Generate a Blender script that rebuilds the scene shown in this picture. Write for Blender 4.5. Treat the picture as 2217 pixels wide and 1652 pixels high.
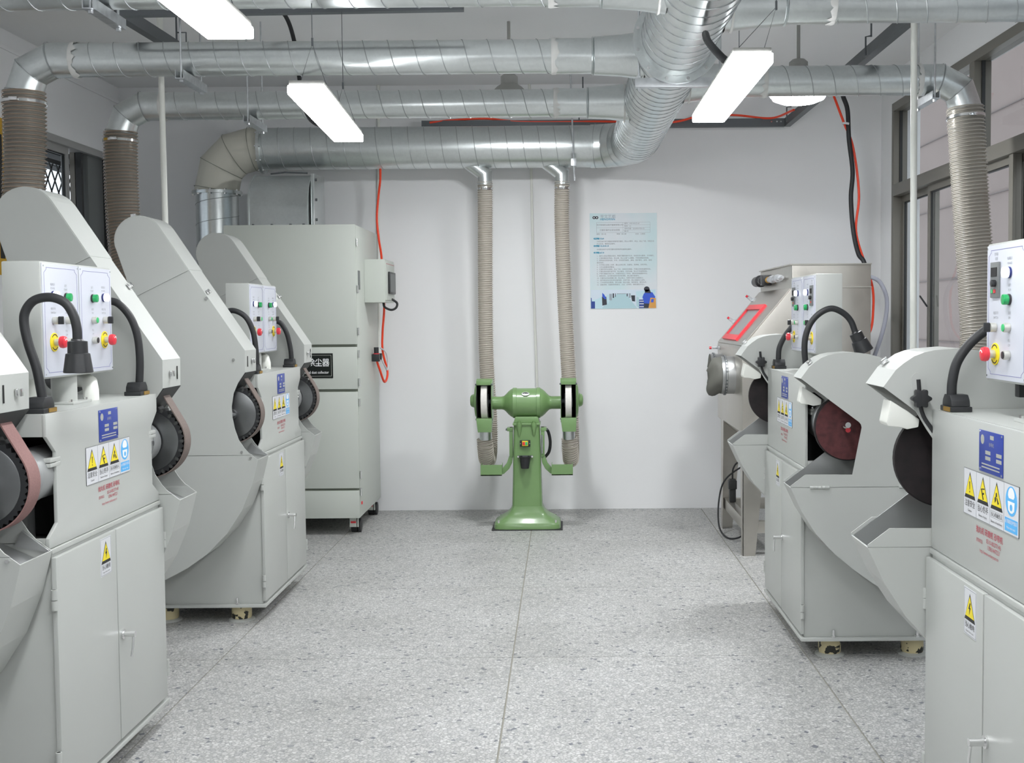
import bpy, bmesh, math, random
from mathutils import Vector, Matrix
random.seed(7)
PI = math.pi
for o in list(bpy.data.objects): bpy.data.objects.remove(o)
SC = bpy.context.scene
COL = SC.collection

# ---------------------------------------------------------------- camera
cam = bpy.data.cameras.new('camera'); camo = bpy.data.objects.new('camera', cam); COL.objects.link(camo)
cam.sensor_width = 36; cam.lens = 2550/2217*36
cam.shift_x = -112/2217; cam.shift_y = -13/2217
cam.clip_start = .05; cam.clip_end = 200
_p, _r = math.radians(2.86), math.radians(.47)
_f = Vector((0, math.cos(_p), -math.sin(_p))); _x = Vector((1, 0, 0)); _u = _x.cross(_f)
_x2 = math.cos(_r)*_x - math.sin(_r)*_u; _u2 = math.sin(_r)*_x + math.cos(_r)*_u
M = Matrix((_x2, _u2, -_f)).transposed().to_4x4(); M.translation = (0, 0, 1.5)
camo.matrix_world = M
SC.camera = camo
# ---------------------------------------------------------------- world and exposure
W = bpy.data.worlds.new('overcast_sky'); SC.world = W; W.use_nodes = True
W.node_tree.nodes['Background'].inputs[0].default_value = (.86, .92, 1, 1)
W.node_tree.nodes['Background'].inputs[1].default_value = 1.7
SC.view_settings.view_transform = 'Standard'; SC.view_settings.look = 'None'
SC.view_settings.gamma = 1; SC.view_settings.use_curve_mapping = False
SC.view_settings.exposure = 0.32
LAMP = 30.0

# ---------------------------------------------------------------- materials
MATS = {}
def mat(name, col=(.8,.8,.8), rough=.5, metal=0, spec=.5, emit=None, noise=None, bump=None, coat=0):
    m = bpy.data.materials.new(name); m.use_nodes = True; MATS[name] = m
    nt = m.node_tree; b = nt.nodes['Principled BSDF']
    b.inputs['Base Color'].default_value = (*col, 1); b.inputs['Roughness'].default_value = rough
    b.inputs['Metallic'].default_value = metal; b.inputs['Specular IOR Level'].default_value = spec
    if coat: b.inputs['Coat Weight'].default_value = coat; b.inputs['Coat Roughness'].default_value = .15
    if emit: b.inputs['Emission Color'].default_value = (*emit[0], 1); b.inputs['Emission Strength'].default_value = emit[1]
    if noise:
        sc, amt = noise
        g = nt.nodes.new('ShaderNodeNewGeometry'); n = nt.nodes.new('ShaderNodeTexNoise')
        n.inputs['Scale'].default_value = sc; n.inputs['Detail'].default_value = 5
        nt.links.new(g.outputs['Position'], n.inputs['Vector'])
        r = nt.nodes.new('ShaderNodeValToRGB'); r.color_ramp.elements[0].position = .3; r.color_ramp.elements[1].position = .7
        r.color_ramp.elements[0].color = (*[c*(1-amt) for c in col], 1); r.color_ramp.elements[1].color = (*[min(1, c*(1+amt)) for c in col], 1)
        nt.links.new(n.outputs['Fac'], r.inputs['Fac']); nt.links.new(r.outputs['Color'], b.inputs['Base Color'])
        if bump:
            bp = nt.nodes.new('ShaderNodeBump'); bp.inputs['Strength'].default_value = bump; bp.inputs['Distance'].default_value = .002
            nt.links.new(n.outputs['Fac'], bp.inputs['Height']); nt.links.new(bp.outputs['Normal'], b.inputs['Normal'])
    return m
mat('wall_paint', (.86,.865,.875), .7, noise=(1.3,.02), bump=.05)
mat('ceiling_paint', (.80,.805,.81), .8, noise=(1.0,.02))
mat('machine_paint', (.475,.49,.468), .36, noise=(2.0,.015))
mat('collector_paint', (.56,.592,.545), .42, noise=(1.5,.015))
mat('groove', (.20,.22,.18), .7)
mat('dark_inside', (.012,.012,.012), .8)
mat('black_rubber', (.018,.019,.021), .55)
mat('tread', (.055,.057,.055), .7)
mat('black_plastic', (.022,.023,.025), .4)
mat('grey_plastic', (.16,.17,.17), .5)
mat('dark_steel', (.115,.125,.135), .5, metal=.3)
mat('chrome', (.8,.8,.8), .15, metal=1)
mat('zinc', (.62,.64,.66), .35, metal=1, noise=(30,.12))
mat('aluminium', (.36,.37,.375), .42, metal=1, noise=(12,.1))
mat('cast_grey', (.36,.37,.37), .45, metal=.4)
mat('window_alu', (.20,.19,.165), .45, metal=.35)
mat('light_alu', (.42,.42,.41), .45, metal=.3)
mat('black_frame', (.02,.022,.022), .5)
mat('green_paint', (.17,.295,.115), .38, noise=(6,.05), coat=.3)
mat('white_stone', (.74,.72,.68), .85, noise=(60,.05))
mat('pvc', (.78,.79,.74), .4)
mat('duct_beige', (.60,.585,.51), .5, noise=(3,.05))
mat('sealant', (.68,.68,.66), .8)
mat('red_hose', (.92,.065,.02), .4)
mat('grey_hose', (.42,.43,.50), .4)
mat('copper', (.50,.36,.27), .4, metal=.5)
mat('glove', (.115,.115,.10), .6)
mat('red_frame', (.75,.04,.055), .4)
mat('sign_white', (.68,.69,.72), .4)
mat('panel_white', (.60,.62,.69), .3)
mat('hose_crest', (.70,.66,.59), .35)
mat('hose_wire', (.60,.56,.50), .35)
mat('wheel_steel', (.24,.245,.25), .34, metal=1, noise=(12,.1))
mat('duct_seam', (.42,.44,.45), .45, metal=.7)
mat('print_black', (.02,.02,.02), .6)
mat('print_grey', (.30,.31,.33), .6)
mat('print_blue_line', (.18,.18,.40), .5)
mat('print_red', (.48,.06,.09), .6)
mat('print_white', (.85,.86,.87), .6)
mat('yellow', (.86,.70,.02), .45)
mat('sign_blue', (.10,.45,.85), .45)
mat('plate_blue', (.035,.065,.36), .35, metal=.2)
mat('plate_silver', (.6,.6,.55), .35, metal=.5)
mat('green_lens', (.01,.36,.10), .2, coat=.5)
mat('green_button', (.05,.50,.17), .4)
mat('white_lens', (.9,.93,1), .2, emit=((.9,.95,1), 1.2))
mat('navy', (.02,.03,.16), .4)
mat('red_button', (.72,.03,.05), .3, coat=.4)
mat('brass', (.45,.27,.06), .4, metal=.6)
mat('belt_red', (.26,.145,.135), .85, noise=(200,.1))
mat('belt_brown', (.17,.135,.12), .85, noise=(200,.1))
mat('disc_red', (.085,.022,.024), .75, noise=(40,.3))
mat('disc_dark', (.010,.006,.007), .7, noise=(25,.5))
mat('tray_steel', (.50,.51,.51), .4, metal=.9, noise=(8,.06))
mat('notice_yellow', (.62,.36,.03), .6)
mat('pendant_grey', (.36,.36,.34), .5)
mat('black_sign', (.008,.011,.010), .3)
mat('outside_plaster', (.215,.172,.158), .9, noise=(.8,.04))
mat('outside_joint', (.14,.115,.11), .9)
mat('outside_ground', (.4,.4,.4), .9)
mat('canopy_dark', (.02,.021,.022), .8)
mat('poster_photo_floor', (.46,.66,.72), .5); mat('poster_photo_wall', (.66,.76,.86), .5)
mat('poster_teal', (.05,.33,.50), .5); mat('poster_navy', (.02,.06,.30), .5); mat('poster_blue', (.03,.10,.62), .5)
mat('poster_orange', (.72,.36,.08), .5); mat('poster_skyblue', (.55,.76,.84), .5); mat('poster_dark', (.03,.035,.05), .5); mat('poster_grey', (.35,.42,.48), .5)
mat('grout', (.30,.29,.25), .9)

def tree(name):
    m = bpy.data.materials.new(name); m.use_nodes = True; MATS[name] = m
    nt = m.node_tree; return m, nt, nt.nodes['Principled BSDF'], nt.nodes['Material Output']
def node(nt, t, **kw):
    n = nt.nodes.new(t)
    for k, v in kw.items():
        if k in n.inputs.keys() if isinstance(k, str) else False: n.inputs[k].default_value = v
        else: setattr(n, k, v)
    return n
def ramp(nt, stops, fac):
    r = nt.nodes.new('ShaderNodeValToRGB'); e = r.color_ramp.elements
    while len(e) < len(stops): e.new(.5)
    for i, (p, c) in enumerate(stops): e[i].position = p; e[i].color = (*c, 1)
    nt.links.new(fac, r.inputs['Fac']); return r
# terrazzo: stone chips in cement
m, nt, b, out = tree('terrazzo'); L = nt.links.new
g = node(nt, 'ShaderNodeNewGeometry')
v = node(nt, 'ShaderNodeTexVoronoi', Scale=72.0); L(g.outputs['Position'], v.inputs['Vector'])
ve = node(nt, 'ShaderNodeTexVoronoi', feature='DISTANCE_TO_EDGE'); ve.inputs['Scale'].default_value = 72; L(g.outputs['Position'], ve.inputs['Vector'])
sx = node(nt, 'ShaderNodeSeparateColor'); L(v.outputs['Color'], sx.inputs[0])
r1 = ramp(nt, [(0,(.13,.14,.17)),(.014,(.22,.23,.25)),(.024,(.42,.42,.42)),(.3,(.50,.50,.495)),(.75,(.57,.567,.555)),(1,(.64,.64,.63))], sx.outputs[0])
r2 = ramp(nt, [(0,(.50,.50,.495)),(.10,(.66,.66,.65)),(.2,(1,1,1))], ve.outputs['Distance'])
mx = node(nt, 'ShaderNodeMix', data_type='RGBA', blend_type='MULTIPLY'); mx.inputs[0].default_value = .75
L(r1.outputs[0], mx.inputs[6]); L(r2.outputs[0], mx.inputs[7])
n1 = node(nt, 'ShaderNodeTexNoise', Scale=1.6, Detail=6.0); L(g.outputs['Position'], n1.inputs['Vector'])
r3 = ramp(nt, [(.3,(.84,.84,.83)),(.65,(1,1,1))], n1.outputs['Fac'])
mx2 = node(nt, 'ShaderNodeMix', data_type='RGBA', blend_type='MULTIPLY'); mx2.inputs[0].default_value = 1
L(mx.outputs[2], mx2.inputs[6]); L(r3.outputs[0], mx2.inputs[7]); L(mx2.outputs[2], b.inputs['Base Color'])
b.inputs['Roughness'].default_value = .5
# galvanised sheet with spangle
def galv(name, base, lo, hi, sc=55):
    m, nt, b, out = tree(name); L = nt.links.new
    g = node(nt, 'ShaderNodeNewGeometry')
    v = node(nt, 'ShaderNodeTexVoronoi', Scale=float(sc)); L(g.outputs['Position'], v.inputs['Vector'])
    s = node(nt, 'ShaderNodeSeparateColor'); L(v.outputs['Color'], s.inputs[0])
    n = node(nt, 'ShaderNodeTexNoise', Scale=5.0, Detail=6.0); L(g.outputs['Position'], n.inputs['Vector'])
    a = node(nt, 'ShaderNodeMath', operation='MULTIPLY_ADD'); L(s.outputs[0], a.inputs[0]); a.inputs[1].default_value = .18; L(n.outputs['Fac'], a.inputs[2])
    r = ramp(nt, [(.35, tuple(c*.90 for c in base)), (.95, tuple(min(1, c*1.06) for c in base))], a.outputs[0]); L(r.outputs[0], b.inputs['Base Color'])
    mr = node(nt, 'ShaderNodeMapRange'); mr.inputs[1].default_value = .35; mr.inputs[2].default_value = .85; mr.inputs[3].default_value = lo; mr.inputs[4].default_value = hi
    L(a.outputs[0], mr.inputs[0]); L(mr.outputs[0], b.inputs['Roughness'])
    b.inputs['Metallic'].default_value = .95
galv('galvanised', (.70,.735,.735), .275, .325, 70)
galv('stainless', (.56,.535,.49), .30, .42, 9)
# clear-ish ribbed hose
def hosemat(name, col, tr):
    m, nt, b, out = tree(name); L = nt.links.new
    b.inputs['Base Color'].default_value = (*col, 1); b.inputs['Roughness'].default_value = .22
    t = node(nt, 'ShaderNodeBsdfTransparent'); t.inputs[0].default_value = (.85,.80,.74,1)
    mxs = node(nt, 'ShaderNodeMixShader'); mxs.inputs[0].default_value = tr
    L(b.outputs[0], mxs.inputs[1]); L(t.outputs[0], mxs.inputs[2]); L(mxs.outputs[0], out.inputs[0])
hosemat('hose_dark', (.29,.27,.235), .18)
hosemat('hose_mid', (.43,.41,.365), .30)
hosemat('hose_light', (.58,.54,.48), .40)
# window glass
def glass(name, tint, fac):
    m, nt, b, out = tree(name); L = nt.links.new
    t = node(nt, 'ShaderNodeBsdfTransparent'); t.inputs[0].default_value = (*tint, 1)
    gl = node(nt, 'ShaderNodeBsdfGlossy'); gl.inputs['Roughness'].default_value = .03
    lw = node(nt, 'ShaderNodeLayerWeight'); lw.inputs[0].default_value = fac
    g = node(nt, 'ShaderNodeNewGeometry'); inv = node(nt, 'ShaderNodeMath', operation='SUBTRACT'); inv.inputs[0].default_value = 1; L(g.outputs['Backfacing'], inv.inputs[1])
    ml = node(nt, 'ShaderNodeMath', operation='MULTIPLY'); L(lw.outputs['Fresnel'], ml.inputs[0]); L(inv.outputs[0], ml.inputs[1])
    mxs = node(nt, 'ShaderNodeMixShader'); L(ml.outputs[0], mxs.inputs[0])
    L(t.outputs[0], mxs.inputs[1]); L(gl.outputs[0], mxs.inputs[2]); L(mxs.outputs[0], out.inputs[0])
glass('window_glass', (.90,.92,.92), .18)
# lamp diffusers
m, nt, b, out = tree('lamp_diffuser')
b.inputs['Base Color'].default_value = (.9,.9,.9,1); b.inputs['Emission Color'].default_value = (.965,.985,1,1); b.inputs['Emission Strength'].default_value = LAMP
m, nt, b, out = tree('pendant_diffuser')
b.inputs['Base Color'].default_value = (.9,.9,.9,1); b.inputs['Emission Color'].default_value = (.965,.985,1,1); b.inputs['Emission Strength'].default_value = LAMP*4.3
# rubber foot: worn yellow over black
m, nt, b, out = tree('foot_yellow'); L = nt.links.new
g = node(nt, 'ShaderNodeNewGeometry'); n = node(nt, 'ShaderNodeTexNoise', Scale=26.0, Detail=3.0); L(g.outputs['Position'], n.inputs['Vector'])
r = ramp(nt, [(.41,(.02,.02,.015)),(.43,(.62,.54,.32))], n.outputs['Fac']); L(r.outputs[0], b.inputs['Base Color'])
# poster print: pale blue wash
m, nt, b, out = tree('poster_paper'); L = nt.links.new
tc = node(nt, 'ShaderNodeTexCoord'); n = node(nt, 'ShaderNodeTexNoise', Scale=1.4, Detail=2.0); L(tc.outputs['Generated'], n.inputs['Vector'])
r = ramp(nt, [(.38,(.60,.76,.79)),(.58,(.72,.77,.81))], n.outputs['Fac']); L(r.outputs[0], b.inputs['Base Color']); b.inputs['Roughness'].default_value = .4

# ---------------------------------------------------------------- helpers
class MB:
    def __init__(s): s.v = []; s.f = []
    def add(s, vs, fs):
        n = len(s.v); s.v += [tuple(p) for p in vs]; s.f += [tuple(i+n for i in f) for f in fs]; return s
    def box(s, x0, x1, y0, y1, z0, z1):
        x0, x1 = sorted((x0, x1)); y0, y1 = sorted((y0, y1)); z0, z1 = sorted((z0, z1))
        return s.add([(x0,y0,z0),(x1,y0,z0),(x1,y1,z0),(x0,y1,z0),(x0,y0,z1),(x1,y0,z1),(x1,y1,z1),(x0,y1,z1)],
              [(0,3,2,1),(4,5,6,7),(0,1,5,4),(1,2,6,5),(2,3,7,6),(3,0,4,7)])
    def prism(s, poly, axis, a, b):
        # poly: 2D outline; axis: extrude axis. y: (x,z)  x: (y,z)  z: (x,y)
        def P(p, t): return {'y': (p[0], t, p[1]), 'x': (t, p[0], p[1]), 'z': (p[0], p[1], t)}[axis]
        n = len(poly)
        ar = sum(poly[i][0]*poly[(i+1) % n][1]-poly[(i+1) % n][0]*poly[i][1] for i in range(n))
        if ar < 0: poly = poly[::-1]
        lo, hi = sorted((a, b))
        vs = [P(p, lo) for p in poly]+[P(p, hi) for p in poly]
        if axis == 'y': lo_f, hi_f = tuple(range(n)), tuple(range(2*n-1, n-1, -1)); q = [(i+n, (i+1) % n+n, (i+1) % n, i) for i in range(n)]
        else: lo_f, hi_f = tuple(range(n-1, -1, -1)), tuple(range(n, 2*n)); q = [(i, (i+1) % n, (i+1) % n+n, i+n) for i in range(n)]
        return s.add(vs, [lo_f, hi_f]+q)
    def strip(s, line, axis, a, b, t):
        # folded sheet following a 2D line, thickness t to the left of travel
        out = []
        n = len(line)
        for i in range(n):
            p = Vector(line[i]); d0 = (p-Vector(line[i-1])).normalized() if i else None; d1 = (Vector(line[i+1])-p).normalized() if i < n-1 else None
            d = (d0 or d1)+(d1 or d0); d.normalize(); nn = Vector((-d.y, d.x))
            k = 1/max(.4, nn.dot(Vector((-(d0 or d1).y, (d0 or d1).x))))
            out.append(tuple(p+nn*t*k))
        for i in range(n-1): s.prism([line[i], line[i+1], out[i+1], out[i]], axis, a, b)
        return s
    def tube(s, path, r, n=16, cap=True, closed=False):
        path = [Vector(p) for p in path]; N = len(path)
        rad = r if isinstance(r, (list, tuple)) else [r]*N
        T = []
        for i in range(N):
            if closed: d = path[(i+1) % N]-path[i-1]
            else: d = path[min(i+1, N-1)]-path[max(i-1, 0)]
            T.append(d.normalized())
        up = Vector((0, 0, 1)) if abs(T[0].z) < .9 else Vector((1, 0, 0))
        u = (up-T[0]*up.dot(T[0])).normalized(); base = len(s.v)
        for i in range(N):
            u = (u-T[i]*u.dot(T[i])).normalized(); w = T[i].cross(u)
            for k in range(n):
                a = 2*PI*k/n; s.v.append(tuple(path[i]+(u*math.cos(a)+w*math.sin(a))*rad[i]))
        for i in range(N if closed else N-1):
            j = (i+1) % N
            for k in range(n): s.f.append((base+i*n+k, base+i*n+(k+1) % n, base+j*n+(k+1) % n, base+j*n+k))
        if cap and not closed:
            s.f.append(tuple(base+k for k in range(n-1, -1, -1))); s.f.append(tuple(base+(N-1)*n+k for k in range(n)))
        return s
    def mitre(s, path, r, n=28, cap=True):
        path = [Vector(p) for p in path]; N = len(path); base = len(s.v)
        t = (path[1]-path[0]).normalized(); up = Vector((0, 0, 1)) if abs(t.z) < .9 else Vector((1, 0, 0))
        u = (up-t*up.dot(t)).normalized()
        for i in range(N):
            t0 = (path[i]-path[i-1]).normalized() if i else (path[1]-path[0]).normalized()
            t1 = (path[i+1]-path[i]).normalized() if i < N-1 else t0
            u = (u-t0*u.dot(t0)).normalized(); w = t0.cross(u); nb = (t0+t1).normalized()
            for k in range(n):
                a = 2*PI*k/n; off = (u*math.cos(a)+w*math.sin(a))*r
                off = off-t0*(off.dot(nb)/t0.dot(nb)); s.v.append(tuple(path[i]+off))
        for i in range(N-1):
            for k in range(n): s.f.append((base+i*n+k, base+i*n+(k+1) % n, base+(i+1)*n+(k+1) % n, base+(i+1)*n+k))
        if cap:
            s.f.append(tuple(base+k for k in range(n-1, -1, -1))); s.f.append(tuple(base+(N-1)*n+k for k in range(n)))
        return s
    def cyl(s, p0, p1, r0, r1=None, n=20):
        return s.tube([p0, p1], [r0, r0 if r1 is None else r1], n)
    def lathe(s, prof, o, ax, n=32, cap=True):
        # prof: (radius, distance along axis)
        ax = Vector(ax).normalized(); o = Vector(o); up = Vector((0,0,1)) if abs(ax.z) < .9 else Vector((1,0,0))
        u = (up-ax*up.dot(ax)).normalized(); w = ax.cross(u); base = len(s.v); N = len(prof)
        for (r, h) in prof:
            for k in range(n):
                a = 2*PI*k/n; s.v.append(tuple(o+ax*h+(u*math.cos(a)+w*math.sin(a))*max(r, 1e-5)))
        for i in range(N-1):
            for k in range(n): s.f.append((base+i*n+k, base+i*n+(k+1) % n, base+(i+1)*n+(k+1) % n, base+(i+1)*n+k))
        if cap and prof[0][0] > 1e-4: s.f.append(tuple(base+k for k in range(n-1, -1, -1)))
        if cap and prof[-1][0] > 1e-4: s.f.append(tuple(base+(N-1)*n+k for k in range(n)))
        return s
    def build(s, name, material, parent=None, smooth=None, bevel=0, label=None, seg=2):
        me = bpy.data.meshes.new(name); me.from_pydata(s.v, [], s.f); me.update()
        if bevel or True:
            bm = bmesh.new(); bm.from_mesh(me)
            bmesh.ops.remove_doubles(bm, verts=bm.verts, dist=1e-6)
            bmesh.ops.recalc_face_normals(bm, faces=bm.faces)
            if bevel:
                es = [e for e in bm.edges if len(e.link_faces) == 2 and e.calc_face_angle(0) > .5]
                bmesh.ops.bevel(bm, geom=es, offset=bevel, segments=seg, profile=.6, affect='EDGES', clamp_overlap=True)
            bm.to_mesh(me); bm.free()
        if smooth or bevel:
            me.polygons.foreach_set('use_smooth', [True]*len(me.polygons)); me.set_sharp_from_angle(angle=math.radians(smooth or 35))
        me.materials.append(MATS[material])
        o = bpy.data.objects.new(name, me); COL.objects.link(o)
        if parent: o.parent = parent
        if label: o['label'] = label
        return o
def tag(o, label, cat, group=None):
    o['label'] = label; o['category'] = cat
    if group: o['group'] = group
    return o
def empty(name, label, cat, loc=(0,0,0), rz=0, group=None):
    o = bpy.data.objects.new(name, None); COL.objects.link(o); o.location = loc; o.rotation_euler = (0,0,rz); o.empty_display_size = .1
    return tag(o, label, cat, group)
def structure(o): o['kind'] = 'structure'; return o
def share(o, name, parent, loc, rot=(0,0,0), scale=None):
    c = bpy.data.objects.new(name, o.data); COL.objects.link(c); c.parent = parent; c.location = loc; c.rotation_euler = rot
    if scale: c.scale = scale
    return c
_tx = {}
def text(body, size, material, parent, loc, rot, align='CENTER', name='lettering', sx=1, bold=0):
    key = (body, align, bold, material)
    if key not in _tx:
        cu = bpy.data.curves.new('t', 'FONT'); cu.body = body; cu.size = 1; cu.align_x = align; cu.align_y = 'CENTER'; cu.resolution_u = 2; cu.offset = bold
        to = bpy.data.objects.new('t', cu); COL.objects.link(to)
        dg = bpy.context.evaluated_depsgraph_get(); dg.update()
        me = bpy.data.meshes.new_from_object(to.evaluated_get(dg)); bpy.data.objects.remove(to); me.name = name
        me.materials.clear(); me.materials.append(MATS[material]); _tx[key] = me
    o = bpy.data.objects.new(name, _tx[key]); COL.objects.link(o); o.parent = parent
    o.location = loc; o.rotation_euler = rot; o.scale = (size*sx, size, size)
    return o
def bez(pts, n=8):
    # Catmull-Rom through points
    P = [Vector(p) for p in pts]; P = [2*P[0]-P[1]]+P+[2*P[-1]-P[-2]]; out = []
    for i in range(1, len(P)-2):
        for k in range(n):
            t = k/n; a, b, c, d = P[i-1], P[i], P[i+1], P[i+2]
            out.append(.5*((2*b)+(c-a)*t+(2*a-5*b+4*c-d)*t*t+(3*b-a-3*c+d)*t**3))
    out.append(P[-2]); return out
def circ(cx, cz, r, a0, a1, n):
    return [(cx+r*math.cos(math.radians(a0+(a1-a0)*i/n)), cz+r*math.sin(math.radians(a0+(a1-a0)*i/n))) for i in range(n+1)]
def resample(path, step):
    path = [Vector(p) for p in path]; d = [0]
    for i in range(1, len(path)): d.append(d[-1]+(path[i]-path[i-1]).length)
    n = max(2, int(d[-1]/step)); out = []; j = 0
    for i in range(n+1):
        s = d[-1]*i/n
        while j < len(d)-2 and d[j+1] < s: j += 1
        k = (s-d[j])/max(1e-9, d[j+1]-d[j]); out.append(path[j].lerp(path[j+1], min(1, k)))
    return out, d[-1]
def helix(path, r, pitch, per=20):
    pts, Ln = resample(path, pitch/per); out = []; N = len(pts)
    t = (pts[1]-pts[0]).normalized(); up = Vector((0,0,1)) if abs(t.z) < .9 else Vector((1,0,0)); u = (up-t*up.dot(t)).normalized()
    for i, p in enumerate(pts):
        t = (pts[min(i+1, N-1)]-pts[max(i-1, 0)]).normalized(); u = (u-t*u.dot(t)).normalized(); w = t.cross(u)
        a = 2*PI*i/per; out.append(p+(u*math.cos(a)+w*math.sin(a))*r)
    return out
def ring(o, ax, r, w, t):   # flat band: outer radius r+t, width w
    return MB().lathe([(r, -w/2), (r+t, -w/2), (r+t, w/2), (r, w/2), (r, -w/2)], o, ax, 32, False)
# ================================================================ the room
XL, XR, YB, YF, ZC = -3.40, 2.455, 9.13, -3.0, 3.28
fl = structure(MB().box(XL-.2, XR+.2, YF-.2, YB+.2, -.10, -.004).build('floor', 'grout')); fl['label'] = 'pale terrazzo floor laid in large slabs with thin seams'
cols = [XL, -2.815, -1.525, -.236, 1.06, 2.35, XR]; rows = [YF, -1.57, -.23, 1.11, 2.45, 3.79, 5.13, 6.47, 7.81, YB]
for i in range(len(cols)-1):
    for j in range(len(rows)-1):
        MB().box(cols[i]+.0035, cols[i+1]-.0035, rows[j]+.0017, rows[j+1]-.0017, -.03, 0).build('floor_slab', 'terrazzo', fl)
structure(MB().box(XL-.2, XR+.2, YF-.2, YB+.2, ZC, ZC+.1).build('ceiling', 'ceiling_paint'))
structure(MB().box(XL-.2, XR+.2, YB, YB+.2, -.1, ZC).build('wall_back', 'wall_paint'))
structure(MB().box(XL-.2, XR+.2, YF-.2, YF, -.1, ZC).build('wall_front', 'wall_paint'))
LY0, LY1, LZ0, LZ1 = 7.28, 8.86, .95, 2.745
w = MB().box(XL-.2, XL, YF, LY0, -.1, ZC).box(XL-.2, XL, LY1, YB, -.1, ZC).box(XL-.2, XL, LY0, LY1, -.1, LZ0).box(XL-.2, XL, LY0, LY1, LZ1, ZC)
structure(w.build('wall_left', 'wall_paint'))
RY0, RY1, RZ0, RZ1 = 2.6, 8.80, .90, 3.05
w = MB().box(XR, XR+.2, YF, RY0, -.1, ZC).box(XR, XR+.2, RY1, YB, -.1, ZC).box(XR, XR+.2, RY0, RY1, -.1, RZ0).box(XR, XR+.2, RY0, RY1, RZ1, ZC)
structure(w.build('wall_right', 'wall_paint'))
t = structure(MB().box(XL, XL+.012, YF, YB, 3.155, 3.185).build('trim_1', 'wall_paint', bevel=.003))
# ---- left window: sliding sashes, one pushed aside, lattice outside
wn = structure(empty('window_1', 'left wall sliding window with one sash slid aside', 'window', (0,0,0))); del wn['category']
MB().box(XL-.14, XL+.012, LY0, LY1, LZ1-.05, LZ1).build('frame_head', 'light_alu', wn, bevel=.004)
MB().box(XL-.14, XL+.012, LY0, LY1, LZ0, LZ0+.05).build('frame_sill', 'light_alu', wn, bevel=.004)
MB().box(XL-.14, XL+.012, LY0, LY0+.04, LZ0+.05, LZ1-.05).build('frame_jamb', 'light_alu', wn, bevel=.004)
MB().box(XL-.14, XL+.012, LY1-.025, LY1, LZ0+.05, LZ1-.05).build('frame_jamb', 'black_frame', wn, bevel=.003)
def sash(parent, x0, x1, y0, y1, z0, z1, st, m, gm='window_glass', axis='y'):
    f = MB().box(x0, x1, y0, y0+st, z0, z1).box(x0, x1, y1-st, y1, z0, z1).box(x0, x1, y0+st, y1-st, z0, z0+st).box(x0, x1, y0+st, y1-st, z1-st, z1)
    o = f.build('sash', m, parent); xm = (x0+x1)/2
    MB().box(xm-.003, xm+.003, y0+st, y1-st, z0+st, z1-st).build('glass_pane', gm, o)
    gk = .008
    MB().box(xm-.008, xm+.008, y0+st, y0+st+gk, z0+st, z1-st).box(xm-.008, xm+.008, y1-st-gk, y1-st, z0+st, z1-st).box(xm-.008, xm+.008, y0+st+gk, y1-st-gk, z0+st, z0+st+gk).box(xm-.008, xm+.008, y0+st+gk, y1-st-gk, z1-st-gk, z1-st).build('gasket', 'black_frame', o)
    return o
sash(wn, XL-.055, XL-.02, LY0+.04, 8.235, LZ0+.05, LZ1-.05, .05, 'light_alu')
sash(wn, XL-.105, XL-.07, 8.45, LY1-.025, LZ0+.05, LZ1-.05, .05, 'window_alu')
MB().box(XL-.06, XL-.02, 8.44, 8.475, LZ0+.05, LZ1-.05).build('mullion', 'black_frame', wn)
MB().box(XL-.06, XL-.02, 8.56, LY1-.025, LZ0+.05, LZ1-.05).build('shutter_panel', 'grey_plastic', wn, bevel=.004)
gr = empty('security_lattice', 'black diamond lattice grille outside the left window', 'grille', (XL-.17, 8.0, LZ0))
gz = 2.62
k = 0
for s in (1, -1):
    c = -3.0
    while c < 5:
        # bar  y = c + s*(z)*0.62
        pts = []
        for z in (LZ0, gz):
            pts.append((c+s*(z-LZ0)*.75, z))
        (ya, za), (yb, zb) = pts
        lo, hi = LY0-7.9, LY1-7.9
        # clip to window range
        def at(y): return za+(y-ya)/(yb-ya)*(zb-za)
        y0_, y1_ = min(ya, yb), max(ya, yb)
        a_, b_ = max(y0_, lo), min(y1_, hi)
        if b_-a_ > .03:
            MB().tube([(0, a_+7.9-8.0, at(a_)-LZ0), (0, b_+7.9-8.0, at(b_)-LZ0)], .005, 6).build('lattice_bar', 'black_frame', gr)
        c += .115
MB().box(-.01, .01, LY0-8.0, LY1-8.0, gz-LZ0-.02, gz-LZ0+.01).build('lattice_rail', 'black_frame', gr)
cn = empty('canopy', 'dark ribbed canopy outside above the left window', 'canopy', (-3.8, 8.0, 2.66))
for i in range(3): MB().box(-.2+.14*i, -.08+.14*i, -4, 4, .02, .05).build('canopy_rib', 'canopy_dark', cn)
MB().box(-.22, .19, -4, 4, .05, .09).build('canopy_sheet', 'canopy_dark', cn)
# ---- right window wall
w2 = structure(empty('window_2', 'tall bronze aluminium window wall with transom', 'window')); del w2['category']
A = 'window_alu'
MB().box(XR-.012, XR+.09, RY0, RY1, RZ1-.06, RZ1).build('frame_head', A, w2, bevel=.004)
MB().box(XR-.012, XR+.09, RY0, RY1, RZ0, RZ0+.05).build('frame_sill', A, w2, bevel=.004)
for y0, y1 in ((RY1-.055, RY1), (RY0, RY0+.05)): MB().box(XR-.012, XR+.09, y0, y1, RZ0+.05, RZ1-.06).build('frame_jamb', A, w2, bevel=.004)
MB().box(XR-.02, XR+.09, RY0+.05, RY1-.055, 2.365, 2.45).build('transom', A, w2, bevel=.004)
for y in (7.09, 5.4, 3.9):
    MB().box(XR-.012, XR+.09, y-.045, y+.045, 2.45, RZ1-.06).build('mullion', A, w2, bevel=.004)
ys = [RY1-.055, 7.135]; 
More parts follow.
